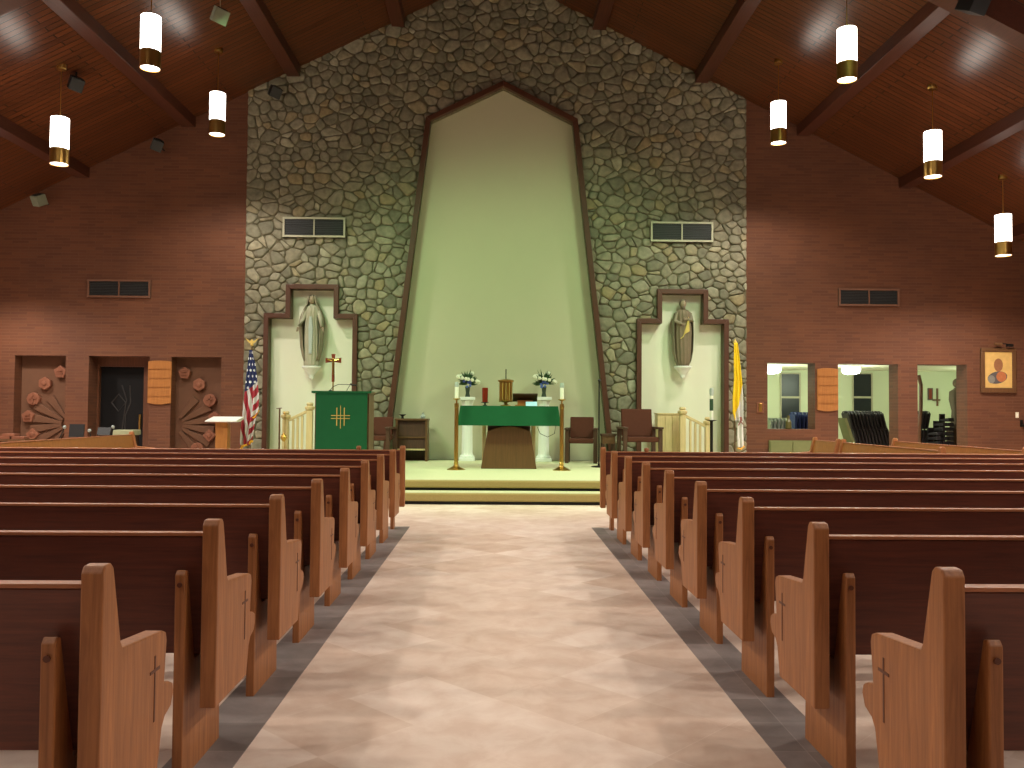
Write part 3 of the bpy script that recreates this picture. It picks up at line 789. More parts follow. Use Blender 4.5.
# pedestals and bouquets
def pedestal(px, side):
    Y = 16.6; p = P(px, 457, Y); H_ = P(px, 397, Y).z-ZP
    t = thing('white_pedestal', 'white column pedestal behind the altar, under the %s bouquet' % side, 'pedestal', (p.x, Y, ZP))
    MB().box(-.15, .15, -.15, .15, 0, .06).build('base', M['white'], t, bevel=.006)
    MB().lathe([(.14, .061), (.14, .09), (.11, .12), (.105, .15), (.095, H_-.20), (.10, H_-.18), (.10, H_-.15), (.13, H_-.06)], seg=48, fold=.03, nf=12).build('shaft', M['white'], t)
    MB().box(-.145, .145, -.145, .145, H_-.06, H_).build('capital', M['white'], t, bevel=.006)
    t = thing('flower_bouquet', 'bouquet of white and blue flowers in a dark vase on the %s pedestal' % side, 'bouquet', (p.x, Y, ZP+H_))
    MB().lathe([(.045, 0), (.05, .01), (.035, .08), (.05, .19), (.06, .2)], seg=16).build('vase', M['vase'], t, smooth=True)
    rr = random.Random(px)
    lf = MB()
    for i in range(110):
        a = rr.uniform(0, 2*PI); el = rr.uniform(-.2, 1.25); L_ = rr.uniform(.14, .26)
        c = Vector((0, 0, .26)); d = Vector((math.cos(a)*math.cos(el), math.sin(a)*math.cos(el)*.8, math.sin(el)))
        e_ = c+d*L_*(1.0 if el < 1 else 1.25); sd = d.cross(Vector((rr.random(), rr.random(), rr.random()))).normalized()*.018; m_ = c.lerp(e_, .6)
        lf.faces([c, m_+sd, e_, m_-sd], [(0, 1, 2, 3)])
    lf.build('foliage', M['leaf'], t)
    for i in range(18):
        a = i*2.4; el = -.1+1.3*((i*.618) % 1); L_ = .20
        c = (math.cos(a)*math.cos(el)*L_*1.1, math.sin(a)*math.cos(el)*L_*.8-.05*(1 if math.sin(a) < .3 else 0), .30+math.sin(el)*L_*.9)
        mb = MB()
        for q in range(6): mb.ball((c[0]+.018*math.cos(q*PI/3), c[1]+.01*math.sin(q*2), c[2]+.018*math.sin(q*PI/3)), .018, u=8, v=6)
        mb.ball(c, .022, u=8, v=6)
        mb.build('white_flower', M['flower_white'], t, smooth=True)
    for i in range(8):
        a = rr.uniform(-.07, .07); b2 = rr.uniform(.19, .31)
        mb = MB()
        for q in range(5): mb.ball((a+.014*math.cos(q*1.256), -.13, b2+.014*math.sin(q*1.256)), .012, u=8, v=6)
        mb.build('blue_flower', M['flower_blue'], t)
pedestal(467, 'left'); pedestal(543.5, 'right')
# loose cord
p = P(545, 430, 14.9)
tag(MB().tube([(ax+.5, 14.95, ZP+.70), (ax+.55, 14.95, ZP+.58), (ax+.68, 14.95, ZP+.52), (ax+.80, 14.95, ZP+.58), (ax+.84, 15.0, ZP+.80)], .006, 6).build('cord', M['cord']), 'thin dark cord looping down behind the right of the altar', 'cord')

# ---------------------------------------------------------------- ambo with green cloth
LY = 12.85; a_ = P(313, 390, LY); b_ = P(371, 390, LY); lw = (b_.x-a_.x)/2; lx = (a_.x+b_.x)/2; LH = a_.z-ZP
t = thing('ambo', 'large wooden lectern behind the left pews carrying a green cloth', 'lectern', (lx, LY, ZP))
MB().box(-lw+.03, -lw+.07, .02, .55, 0, LH-.05).build('side_panel', M['dark_wood'], t)
MB().box(lw-.12, lw-.03, .02, .55, 0, LH-.05).build('side_panel', M['mid_wood'], t)
MB().box(-lw+.07, lw-.12, .03, .07, 0, LH-.05).build('front_panel', M['mid_wood'], t)
MB().prism([(-.03, LH-.05), (-.03, LH-.03), (.58, LH-.02), (.58, LH-.05)], 'x', -lw, lw).build('top', M['mid_wood'], t, bevel=.006)
mb = MB(); mb.box(-lw+.04, lw-.04, -.045, .40, LH-.019, LH-.013); mb.box(-lw+.055, lw-.045, -.040, -.032, .12, LH-.014)
mb.box(-lw-.012, lw+.012, -.048, -.036, LH-.045, LH-.012)
mb.box(-lw+.0, lw-.0, -.045, .40, LH-.0185, LH-.0125)
cl = mb.build('lectern_cloth', M['green_cloth'], None, (lx, LY, ZP)); tag(cl, 'green cloth with a gold cross hanging down the front of the lectern', 'cloth')
c = P(341, 417, LY); cx_ = c.x-lx; cz_ = c.z-ZP; mb = MB()
for q in (-.055, .055): mb.box(cx_+q-.006, cx_+q+.006, -.044, -.0405, cz_-.13, cz_+.14)
for q in (-.022, .022): mb.box(cx_-.14, cx_+.14, -.044, -.0405, cz_+q-.005, cz_+q+.005)
mb.box(cx_-.004, cx_+.004, -.044, -.0405, cz_-.17, cz_+.17)
mb.build('cross_emblem', M['gold'], cl)
t = thing('gooseneck_microphone', 'thin black gooseneck microphone curving over the lectern top', 'microphone', (lx-.22, LY+.24, ZP+LH-.012))
MB().lathe([(.03, 0), (.02, .02)], seg=12).build('base', M['dark_metal'], t)
MB().tube([(0, 0, .02), (.04, 0, .07), (.12, 0, .105), (.26, -.02, .105), (.32, -.02, .10)], .005, 6).build('neck', M['dark_metal'], t)
MB().tube([(.32, -.02, .10), (.40, -.02, .095)], .011, 8).build('microphone_head', M['black'], t)
t = thing('short_microphone', 'short black microphone slanting up from the right of the lectern', 'microphone', (lx+.04, LY+.15, ZP+LH-.012))
MB().tube([(0, 0, 0), (.03, 0, .06), (.06, 0, .10)], .004, 6).build('stem', M['dark_metal'], t)
MB().ball((.065, 0, .108), .014).build('microphone_head', M['black'], t)
# processional cross behind
Y = 13.9; p = P(333.5, 354, Y)
t = thing('processional_cross', 'red and gold crucifix on a pole standing behind the lectern', 'cross', (p.x, Y, ZP)); H_ = p.z-ZP
MB().lathe([(.14, 0), (.14, .02), (.03, .05)], seg=20).build('base', M['brass'], t)
MB().tube([(0, 0, .04), (0, 0, H_-.45)], .012, 8).build('pole', M['brass'], t)
cr_ = wood('red_brown_cross', (112, 44, 24), (140, 60, 30), 'z')
crs = MB().prism([(-.022, H_-.45), (.022, H_-.45), (.018, H_-.13), (.09, H_-.14), (.125, H_-.145), (.125, H_-.06), (.09, H_-.07), (.02, H_-.075), (.032, H_), (-.032, H_), (-.02, H_-.075), (-.09, H_-.07), (-.125, H_-.06), (-.125, H_-.145), (-.09, H_-.14), (-.018, H_-.13)], 'y', -.012, .012).build('cross', cr_, t)
fg = MB(); fg.tube([(-.09, -.02, H_-.09), (0, -.02, H_-.115), (.09, -.02, H_-.09)], .009, 6); fg.tube([(0, -.02, H_-.10), (0, -.022, H_-.22), (.005, -.02, H_-.34)], .018, 8, .009); fg.ball((0, -.026, H_-.085), .017)
fg.build('figure', M['brass'], crs)

# ---------------------------------------------------------------- chairs and cabinet on the platform
def armchair(name, label, cx, Y, wd, seat_z, back_z, rz, fabric, woodm, arm_z=.66, dp=.5):
    t = thing(name, label, 'chair', (cx, Y, ZP), rz); h = wd/2
    for sx in (-1, 1):
        for y in (0, dp-.06):
            MB().box(min(sx*h, sx*(h-.07)), max(sx*h, sx*(h-.07)), y, y+.06, 0, arm_z-.04).build('leg', woodm, t, bevel=.004)
        MB().box(min(sx*(h+.01), sx*(h-.08)), max(sx*(h+.01), sx*(h-.08)), -.03, dp, arm_z-.039, arm_z).build('armrest', woodm, t, bevel=.008)
    MB().box(-h+.07, h-.07, .0, dp-.06, seat_z-.09, seat_z).build('seat', fabric, t, bevel=.02)
    MB().prism([(dp-.12, seat_z+.001), (dp-.04, seat_z+.001), (dp+.02, back_z), (dp-.05, back_z)], 'x', -h+.075, h-.075).build('backrest', fabric, t, bevel=.015)
    return t
def cx_of(a, b2, Y): return (P(a, 440, Y).x+P(b2, 440, Y).x)/2
armchair('armchair', 'low maroon armchair right of the altar, beside the microphone stand', cx_of(565, 597, 16.0), 16.0, .60, .46, P(585, 417, 16.4).z-ZP, R(-8), M['maroon'], M['dark_wood'], .66, .5)
armchair('armchair', 'taller maroon armchair right of the altar in front of the stone wall', cx_of(622.5, 664, 15.3), 15.3, .72, .52, P(640, 409, 15.8).z-ZP, R(6), M['maroon'], M['dark_wood'], .70, .5)
armchair('armchair', 'dark wooden chair partly hidden behind the lectern', cx_of(361, 390, 15.6), 15.6, .52, .5, P(377, 417, 16).z-ZP, R(-10), M['maroon'], M['dark_wood'], .66, .5)
# side table
t = thing('side_table', 'small dark side table between the two maroon armchairs', 'table', (cx_of(600, 616, 15.9), 15.9, ZP))
MB().box(-.13, .13, -.16, .16, .52, .56).build('tabletop', M['dark_wood'], t, bevel=.004)
MB().box(-.115, .115, -.14, .14, .38, .519).build('apron', M['mid_wood'], t)
for sx in (-1, 1):
    for sy in (-1, 1): MB().box(sx*.095-.02, sx*.095+.02, sy*.12-.02, sy*.12+.02, 0, .379).build('leg', M['dark_wood'], t)
# credence cabinet
Y = 16.3; a_ = P(395.5, 418.5, Y); b_ = P(427.5, 418.5, Y); h = (b_.x-a_.x)/2; H_ = a_.z-ZP
t = thing('credence_cabinet', 'dark wooden open cabinet with shelves left of the altar', 'cabinet', ((a_.x+b_.x)/2, Y, ZP))
MB().box(-h, -h+.04, 0, .45, 0, H_-.035).build('side_panel', M['mid_wood'], t); MB().box(h-.04, h, 0, .45, 0, H_-.035).build('side_panel', M['mid_wood'], t)
MB().box(-h-.01, h+.01, -.01, .46, H_-.034, H_).build('top', M['mid_wood'], t, bevel=.004)
MB().box(-h+.04, h-.04, .40, .44, 0, H_-.035).build('back_panel', M['dark_wood'], t)
MB().prism([(.04, H_-.34), (.06, H_-.035), (.09, H_-.035), (.07, H_-.34)], 'x', -h+.041, h-.041).build('front_panel', M['dark_wood'], t)
MB().box(-h+.041, h-.041, .02, .39, H_-.37, H_-.341).build('shelf', M['mid_wood'], t)
MB().prism([(.03, H_-.57), (.05, H_-.371), (.08, H_-.371), (.06, H_-.57)], 'x', -h+.041, h-.041).build('front_panel', M['dark_wood'], t)
MB().box(-h+.041, h-.041, .02, .39, H_-.60, H_-.571).build('shelf', M['pale_wood'], t)
tp = (P(402.5, 418, Y+.2).x, Y+.2, ZP+H_)
tag(MB().lathe([(.03, 0), (.02, .02), (.02, .04), (.065, .075), (.06, .08)], seg=16, sx=1.1).build('bowl', M['dark_metal'], None, tp), 'small dark footed bowl on the left of the cabinet top', 'bowl')
tp = (P(423, 418, Y+.2).x, Y+.2, ZP+H_)
tag(MB().lathe([(.035, 0), (.05, .03), (.045, .06), (.02, .08), (.02, .11), (.03, .115)], seg=16).build('glass_jug', M['blue_grey'], None, tp), 'small pale glass jug on the right of the cabinet top', 'jug')
# book left on the platform
p = P(383, 458, 14.9)
# mic stand
Y = 15.0; p = P(598.8, 462, Y); tz = P(598.5, 380, Y).z-ZP
t = thing('microphone_stand', 'tall black microphone stand right of the altar', 'microphone stand', (p.x, Y, ZP))
MB().lathe([(.13, 0), (.13, .015), (.02, .03), (.018, .06)], seg=20).build('base', M['dark_metal'], t)
MB().tube([(0, 0, .05), (0, 0, tz-.05)], .012, 8).build('pole', M['dark_metal'], t)
MB().tube([(0, 0, tz-.06), (0, -.02, tz-.03)], .016, 8).build('clip', M['dark_metal'], t)
MB().ball((0, -.03, tz-.01), .028).build('microphone_head', M['black'], t)

# ---------------------------------------------------------------- railings
def railing(newels, foot, label, Y, nb):
    p = P(newels[0][0], newels[0][1], Y); q = P(newels[1][0], newels[1][1], Y)
    t = thing('stair_railing', label, 'railing', (p.x, Y, ZP)); out = []
    for v in (p, q):
        x = v.x-p.x; h_ = v.z-ZP
        nw = MB().box(x-.055, x+.055, -.055, .055, 0, h_-.16).build('newel_post', M['pale_wood'], t, bevel=.006)
        MB().lathe([(.05, h_-.159), (.09, h_-.12), (.095, h_-.08), (.05, h_-.06), (.07, h_-.03), (.05, h_)], c=(x, 0, 0), seg=4 if 0 else 12).build('newel_cap', M['pale_wood'], nw)
    x0, x1 = .0, q.x-p.x; z0, z1_ = p.z-ZP-.20, q.z-ZP-.20
    sgn = 1 if x1 > 0 else -1
    a0, a1 = x0+sgn*.056, x1-sgn*.056
    pts = [(a0, z0), (a1, z1_), (a1, z1_+.06), (a0, z0+.06)]
    MB().prism(pts, 'y', -.035, .035).build('handrail', M['pale_wood'], t, bevel=.006)
    for i in range(nb):
        f = (i+1)/(nb+1); x = a0+(a1-a0)*f
        MB().box(x-.02, x+.02, -.02, .02, 0, z0+(z1_-z0)*f-.004).build('baluster', M['pale_wood'], t)
railing([(286, 411), (310, 402.5)], None, 'pale wooden stair railing left of the lectern in front of the white niche', 16.2, 3)
railing([(682.5, 407), (708, 417)], None, 'pale wooden stair railing on the right in front of the white niche', 16.2, 3)
a_ = P(657.5, 413, 16.45); b_ = P(680, 413, 16.45)
t = thing('wooden_cupboard', 'pale plain wooden cupboard between the taller armchair and the right railing', 'cupboard', (a_.x, 16.45, ZP)); wd = b_.x-a_.x; h_ = a_.z-ZP
MB().box(0, wd, 0, .28, 0, h_-.03).build('body', M['pale_wood'], t)
MB().box(-.01, wd+.01, -.02, .29, h_-.029, h_).build('top', M['pale_wood'], t, bevel=.004)
for i in range(3): MB().box(wd*i/3+.008, wd*(i+1)/3-.008, -.012, -.0005, .03, h_-.05).build('board', M['pale_wood'], t)
# thin stand at far left
p = P(275, 408, 16.0)
t = thing('brown_pole_stand', 'thin brown pole with a small crossbar left of the railing', 'stand', (p.x, 16.35, ZP)); h_ = p.z-ZP
MB().lathe([(.10, 0), (.10, .015), (.02, .03)], seg=16).build('base', M['mid_wood'], t)
MB().tube([(0, 0, .02), (0, 0, h_)], .016, 8).build('pole', M['mid_wood'], t)
MB().tube([(-.06, 0, h_-.01), (.04, 0, h_)], .010, 6).build('crossbar', M['mid_wood'], t)
p = P(279.5, 437, 16.05); q = .0
t = thing('hanging_thurible', 'small brass thurible hanging on a thin stand left of the railing', 'thurible', (p.x+.10, 16.05, ZP)); h_ = p.z-ZP
MB().lathe([(.09, 0), (.09, .012), (.02, .025)], seg=16).build('base', M['brass'], t)
MB().tube([(0, 0, .02), (0, 0, h_+.42), (.0, -.05, h_+.46), (0, -.09, h_+.42)], .008, 6).build('stand', M['brass'], t)
MB().tube([(0, -.09, h_+.42), (0, -.09, h_+.08)], .004, 6).build('chain', M['brass'], t)
MB().lathe([(.02, h_-.08), (.05, h_-.04), (.06, h_), (.045, h_+.04), (.01, h_+.08)], c=(0, -.09, 0), seg=16).build('censer', M['brass'], t)

# ---------------------------------------------------------------- paschal candle
Y = 15.6; p = P(711.5, 388, Y); zt = p.z-ZP
t = thing('paschal_candle', 'tall candle with dark green band on a black stand before the right railing', 'candle', (p.x, Y, ZP))
zp_ = P(711.5, 420, Y).z-ZP
MB().lathe([(.16, 0), (.16, .02), (.03, .05)], seg=20).build('base', M['dark_metal'], t)
MB().lathe([(.028, .05), (.028, zp_-.03), (.04, zp_-.02)], seg=12).build('stand', M['dark_metal'], t)
MB().lathe([(.05, zp_-.02), (.10, zp_-.005), (.10, zp_)], seg=20).build('drip_pan', M['dark_metal'], t)
cn = MB().lathe([(.032, zp_+.001), (.032, zt-.14)], seg=16).build('candle', M['wax'], t)
MB().lathe([(.034, zp_+.17), (.034, zt-.20)], seg=16).build('green_band', plain('dark_green_wax', (44, 72, 48), .5), cn)
MB().lathe([(.03, zt-.139), (.036, zt-.10), (.036, zt-.02), (.028, zt)], seg=16).build('follower', M['blue_grey'], t)

# ---------------------------------------------------------------- flags
def flag_stand(px, ytop, Y, label, cloth):
    p = P(px, ytop, Y); H_ = p.z-ZP
    t = thing('flag_stand', label, 'flag', (p.x, Y, ZP))
    MB().lathe([(.13, 0), (.13, .02), (.05, .06), (.02, .10)], seg=20).build('base', M['brass'], t)
    MB().tube([(0, 0, .06), (0, 0, H_-.16)], .013, 8).build('pole', M['mid_wood'], t)
    return t, H_
def drape(t, name, mat, prof, folds=3.2, depth=.05, nu=40, nv=48):
    """prof: list of (z, xleft, xright)"""
    me = bpy.data.meshes.new(name); vs_, fs, uv = [], [], []
    def ed(z_f):
        q = z_f*(len(prof)-1); i = min(int(q), len(prof)-2); f = q-i
        return [prof[i][c]*(1-f)+prof[i+1][c]*f for c in range(3)]
    for j in range(nv+1):
        z, l, r_ = ed(j/nv)
        for i in range(nu+1):
            u = i/nu
            vs_.append((l+(r_-l)*u, -.035-depth*min(1, .25+j/nv)*(math.sin(u*folds*2*PI+.6)*.5+.5), z)); uv.append((u, j/nv))
    for j in range(nv):
        for i in range(nu):
            a = j*(nu+1)+i; fs.append((a, a+1, a+nu+2, a+nu+1))
    me.from_pydata(vs_, [], fs); ul = me.uv_layers.new(name='UVMap')
    for poly in me.polygons:
        poly.use_smooth = True
        for li, vi in zip(poly.loop_indices, poly.vertices): ul.data[li].uv = uv[vi]
    me.materials.append(mat)
    o = bpy.data.objects.new(name, me); COL.objects.link(o); o.parent = t
    md = o.modifiers.new('thickness', 'SOLIDIFY'); md.thickness = .004
    return o
# stars and stripes
m, nt, b = new_mat('striped_flag'); tc = N(nt, 'ShaderNodeTexCoord'); sp = N(nt, 'ShaderNodeSeparateXYZ'); nt.links.new(tc.outputs['UV'], sp.inputs[0])
def mth(op, a, b2=None, c=None):
    n = N(nt, 'ShaderNodeMath', operation=op)
    for i, v in enumerate((a, b2, c)):
        if v is None: continue
        if isinstance(v, (int, float)): n.inputs[i].default_value = v
        else: nt.links.new(v, n.inputs[i])
    return n.outputs[0]
U_, V_ = sp.outputs[0], sp.outputs[1]
# stripes slant down to the right on the left fold, up on the right fold
tri = mth('ABSOLUTE', mth('SUBTRACT', U_, .58))
left = mth('LESS_THAN', U_, .6)
s1_ = mth('SUBTRACT', mth('MULTIPLY', U_, 1.9), mth('MULTIPLY', V_, 3.1))
s2_ = mth('ADD', mth('MULTIPLY', U_, 1.2), mth('MULTIPLY', V_, 7.0))
st = mth('FRACT', mth('ADD', mth('MULTIPLY', s1_, left), mth('MULTIPLY', s2_, mth('SUBTRACT', 1, left))))
red = mth('GREATER_THAN', st, .48)
canton = mth('LESS_THAN', mth('ADD', V_, mth('MULTIPLY', U_, .10)), .40)
su = mth('SUBTRACT', mth('FRACT', mth('ADD', mth('MULTIPLY', U_, 2.6), mth('MULTIPLY', mth('FLOOR', mth('MULTIPLY', V_, 18)), .5))), .5)
sv = mth('SUBTRACT', mth('FRACT', mth('MULTIPLY', V_, 18)), .5)
dd = mth('ADD', mth('MULTIPLY', su, su), mth('MULTIPLY', mth('MULTIPLY', sv, sv), 1.0)); star = mth('LESS_THAN', dd, .05)
def mixc(f, a, b2):
    n = N(nt, 'ShaderNodeMix', data_type='RGBA'); nt.links.new(f, n.inputs[0])
    for i, v in ((6, a), (7, b2)):
        if isinstance(v, tuple): n.inputs[i].default_value = v
        else: nt.links.new(v, n.inputs[i])
    return n.outputs[2]
stripes = mixc(red, lin((196, 190, 188)), lin((150, 34, 48))); cant = mixc(star, lin((28, 38, 84)), lin((225, 225, 230)))
nt.links.new(mixc(canton, stripes, cant), b.inputs['Base Color']); b.inputs['Roughness'].default_value = .85
t, H_ = flag_stand(252, 338, 15.7, 'furled red white and blue striped flag on a pole by the left stone edge', None)
S = 15.7/858
zf = lambda py: P(250, py, 15.7).z-ZP
xf = lambda px: P(px, 400, 15.7).x-P(250, 400, 15.7).x
MB().ball((0, 0, H_-.12), .03, u=10, v=8).build('finial', M['gold'], t)
mb = MB(); mb.prism([(-.12, H_-.0), (-.03, H_-.06), (0, H_-.02), (.03, H_-.06), (.12, H_-.0), (.05, H_-.09), (0, H_-.11), (-.05, H_-.09)], 'y', -.012, .012).build('eagle', M['gold'], t)
fl = drape(t, 'flag_cloth', m, [(zf(350), xf(248.5), xf(251)), (zf(365), xf(247), xf(255)), (zf(380), xf(245.5), xf(257)), (zf(395), xf(244.5), xf(259)), (zf(409), xf(243.5), xf(259)), (zf(420), xf(242.5), xf(256)), (zf(432), xf(241.5), xf(254.5)), (zf(445), xf(241), xf(252.5))])
mb = MB()
mb.tube([(xf(241), -.06, zf(450)), (xf(244), -.085, zf(446)), (xf(249), -.05, zf(444)), (xf(253.5), -.085, zf(440.5))], .022, 6)
mb.tube([(xf(253.5), -.085, zf(418)), (xf(256), -.07, zf(416)), (xf(259), -.05, zf(410))], .016, 6)
mb.build('fringe', plain('gold_fringe', (222, 160, 40), .8), fl)
# yellow and white flag
m, nt, b = new_mat('yellow_white_flag'); tc = N(nt, 'ShaderNodeTexCoord'); sp = N(nt, 'ShaderNodeSeparateXYZ'); nt.links.new(tc.outputs['UV'], sp.inputs[0])
U_, V_ = sp.outputs[0], sp.outputs[1]
wh = mth('GREATER_THAN', mth('ADD', V_, mth('MULTIPLY', U_, .55)), 1.0)
nt.links.new(mixc(wh, lin((230, 190, 24)), lin((206, 200, 200))), b.inputs['Base Color']); b.inputs['Roughness'].default_value = .85
t, H_ = flag_stand(735, 338, 15.9, 'furled yellow and white flag on a pole by the right stone edge', None)
Z0 = P(735, 338, 15.9); zf = lambda py: P(735, py, 15.9).z-ZP; xf = lambda px: P(px, 400, 15.9).x-Z0.x
MB().ball((0, 0, H_-.09), .035, .035, .05, u=10, v=8).build('finial', M['gold'], t)
MB().tube([(0, 0, H_-.17), (0, 0, H_-.02)], .012, 6).build('spear', M['gold'], t)
fl = drape(t, 'flag_cloth', m, [(zf(343), xf(733.5), xf(737)), (zf(360), xf(733), xf(739)), (zf(380), xf(733), xf(741)), (zf(400), xf(731.5), xf(742)), (zf(412), xf(731.5), xf(742)), (zf(421), xf(734), xf(742))], folds=2.2)
dr2 = drape(t, 'flag_cloth', M['white_flag'], [(zf(400), xf(738), xf(742)), (zf(420), xf(737), xf(742.5)), (zf(435), xf(736.5), xf(743)), (zf(447), xf(737), xf(743.5))], folds=1.6, depth=.035)
dr2.location.y = .02
mb = MB(); x_ = xf(739.5); z_ = zf(420)
mb.tube([(x_-.05, -.09, z_+.04), (x_+.05, -.09, z_-.08)], .009, 6); mb.tube([(x_+.04, -.09, z_+.03), (x_-.04, -.09, z_-.10)], .009, 6); mb.ball((x_, -.09, z_+.03), .03, .01, .035)
mb.build('keys_emblem', plain('faded_crest', (148, 92, 84), .8), dr2)
mb = MB(); mb.tube([(xf(737), -.05, zf(448)), (xf(740), -.07, zf(449)), (xf(743.5), -.05, zf(446))], .02, 6); mb.build('fringe', plain('orange_fringe', (222, 160, 70), .8), dr2)

# ---------------------------------------------------------------- statues
def statue(px, yt, yb, label, kind):
    Y = YW+.15-.17
    p = P(px, yt, Y); q = P(px, yb, Y); H_ = p.z-q.z
    t = thing('statue', label, 'statue', (p.x, Y, q.z))
    k_ = H_/1.5
    def sc_(l): return [(r*k_, z*k_) for r, z in l]
    robe = M['statue_pale'] if kind == 'woman' else M['statue_brown']
    MB().lathe(sc_(([(.15, 0), (.155, .05), (.15, .3), (.155, .6), (.145, .85), (.13, 1.0), (.155, 1.12), (.16, 1.2), (.12, 1.27), (.055, 1.30), (.05, 1.34)] if kind == 'woman' else [(.11, 0), (.15, .06), (.175, .2), (.185, .45), (.19, .75), (.175, .95), (.175, 1.12), (.17, 1.2), (.12, 1.27), (.055, 1.30), (.05, 1.34)])), seg=60, sx=1, sy=.75, fold=.085, nf=13).build('robe', robe, t, smooth=True)
    hd = MB().ball((0, -.01, 1.41*k_), .072*k_, .08*k_, .095*k_, 16, 12)
    hd.ball((0, -.09*k_, 1.40*k_), .012*k_, .018*k_, .02*k_)
    for sx in (-1, 1): hd.ball((sx*.028*k_, -.078*k_, 1.42*k_), .012*k_, .008*k_, .008*k_)
    hd.ball((0, -.08*k_, 1.365*k_), .02*k_, .008*k_, .007*k_)
    hd.build('head', M['skin_plaster'], t, smooth=True)
    if kind == 'woman':
        # veil and open cloak
        mb = MB(); seg = 28; rows = []
        prof = [(1.52, .03, .02), (1.50, .075, .07), (1.42, .10, .09), (1.32, .12, .10), (1.22, .18, .13), (1.05, .245, .15), (.9, .27, .16), (.65, .25, .15), (.4, .235, .15), (.22, .20, .14), (.10, .16, .13)]
        for z, rx, ry in prof:
            row = []
            for i in range(seg+1):
                a = R(-42)+R(264)*i/seg
                f = 1+.06*math.cos(i*1.7+z*2)
                row.append(mb.bm.verts.new((rx*f*k_*math.cos(a), ry*f*k_*math.sin(a)*1.0, z*k_)))
            rows.append(row)
        for A, B in zip(rows, rows[1:]):
            for i in range(seg): mb.bm.faces.new((A[i], A[i+1], B[i+1], B[i]))
        o = mb.build('cloak', M['statue_grey'], t, smooth=True); md = o.modifiers.new('thickness', 'SOLIDIFY'); md.thickness = .012
        for sx in (-1, 1):
            ar = MB().tube([(sx*.14*k_, -.03, 1.17*k_), (sx*.19*k_, -.06, .98*k_), (sx*.24*k_, -.14*k_, .84*k_)], .05*k_, 10, .04*k_).build('sleeve', robe, t, smooth=True)
            h = MB()
            h.ball((sx*.265*k_, -.165*k_, .79*k_), .025*k_, .015*k_, .032*k_)
            for f in range(4): h.tube([(sx*(.25+.011*f)*k_, -.17*k_, .77*k_), (sx*(.255+.012*f)*k_, -.185*k_, (.725-.004*abs(f-1))*k_)], .006*k_, 6)
            h.tube([(sx*.245*k_, -.17*k_, .80*k_), (sx*.225*k_, -.19*k_, .765*k_)], .007*k_, 6)
            h.build('hand', M['skin_plaster'], ar)
        MB().prism([(-.035*k_, .25*k_), (.03*k_, .25*k_), (.045*k_, .8*k_), (.02*k_, 1.05*k_), (-.03*k_, 1.05*k_), (-.05*k_, .8*k_)], 'y', -.135*k_, -.10*k_).build('sash', M['blue_grey'], t, bevel=.01)
    else:
        mb = MB().ball((0, .012, 1.43*k_), .085*k_, .085*k_, .10*k_, 16, 12); mb.ball((0, -.035, 1.33*k_), .05*k_, .05*k_, .06*k_); mb.build('hair_and_beard', M['hair_plaster'], t, smooth=True)
        for sx in (-1, 1):
            ar = MB().tube([(sx*.15*k_, -.02, 1.2*k_), (sx*.19*k_, -.05, 1.02*k_), (sx*.07*k_, -.16*k_, (1.0+.05*sx)*k_)], .055*k_, 10, .035*k_).build('sleeve', M['statue_grey'], t, smooth=True)
            h = MB(); h.ball((sx*.04*k_, -.175*k_, (1.0+.06*sx)*k_), .03*k_, .016*k_, .025*k_)
            for f in range(4): h.tube([(sx*.03*k_, -.185*k_, (.985+.06*sx+.012*f)*k_), (-sx*.02*k_, -.195*k_, (.985+.06*sx+.013*f)*k_)], .006*k_, 6)
            h.tube([(sx*.04*k_, -.18*k_, (1.02+.06*sx)*k_), (sx*.02*k_, -.20*k_, (1.06+.06*sx)*k_)], .007*k_, 6)
            h.build('hand', M['skin_plaster'], ar)
        MB().prism([(-.10*k_, .62*k_), (-.03*k_, .66*k_), (.10*k_, 1.12*k_), (.12*k_, .78*k_), (.02*k_, .72*k_), (-.08*k_, .60*k_)][::1], 'y', -.165*k_, -.12*k_).build('mantle_fold', M['statue_gold'], t, bevel=.01)
        mb = MB(); seg = 24; rows = []
        for z, rx, ry in [(1.27, .11, .10), (1.2, .20, .13), (1.05, .24, .15), (.7, .25, .16), (.35, .235, .16), (.12, .19, .15), (.0, .13, .12)]:
            rows.append([mb.bm.verts.new((rx*(1+.05*math.cos(i*1.5))*k_*math.cos(R(-25)+R(230)*i/seg), ry*k_*math.sin(R(-25)+R(230)*i/seg), z*k_)) for i in range(seg+1)])
        for A, B in zip(rows, rows[1:]):
            for i in range(seg): mb.bm.faces.new((A[i], A[i+1], B[i+1], B[i]))
        o = mb.build('cloak', M['statue_grey'], t, smooth=True); md = o.modifiers.new('thickness', 'SOLIDIFY'); md.thickness = .012
    MB().lathe([(.02, -.30*k_), (.05, -.26*k_), (.055, -.2*k_), (.12*k_, -.12*k_), (.19*k_, -.045), (.20*k_, -.03), (.20*k_, -.001)], seg=24, sy=.8).build('bracket', M['white'], t, smooth=False)
statue(312.5, 296, 366, 'pale statue of a veiled woman on a wall bracket in the left white niche', 'woman')
statue(683, 300.5, 366, 'brown and grey robed statue of a bearded figure in the right white niche', 'man')

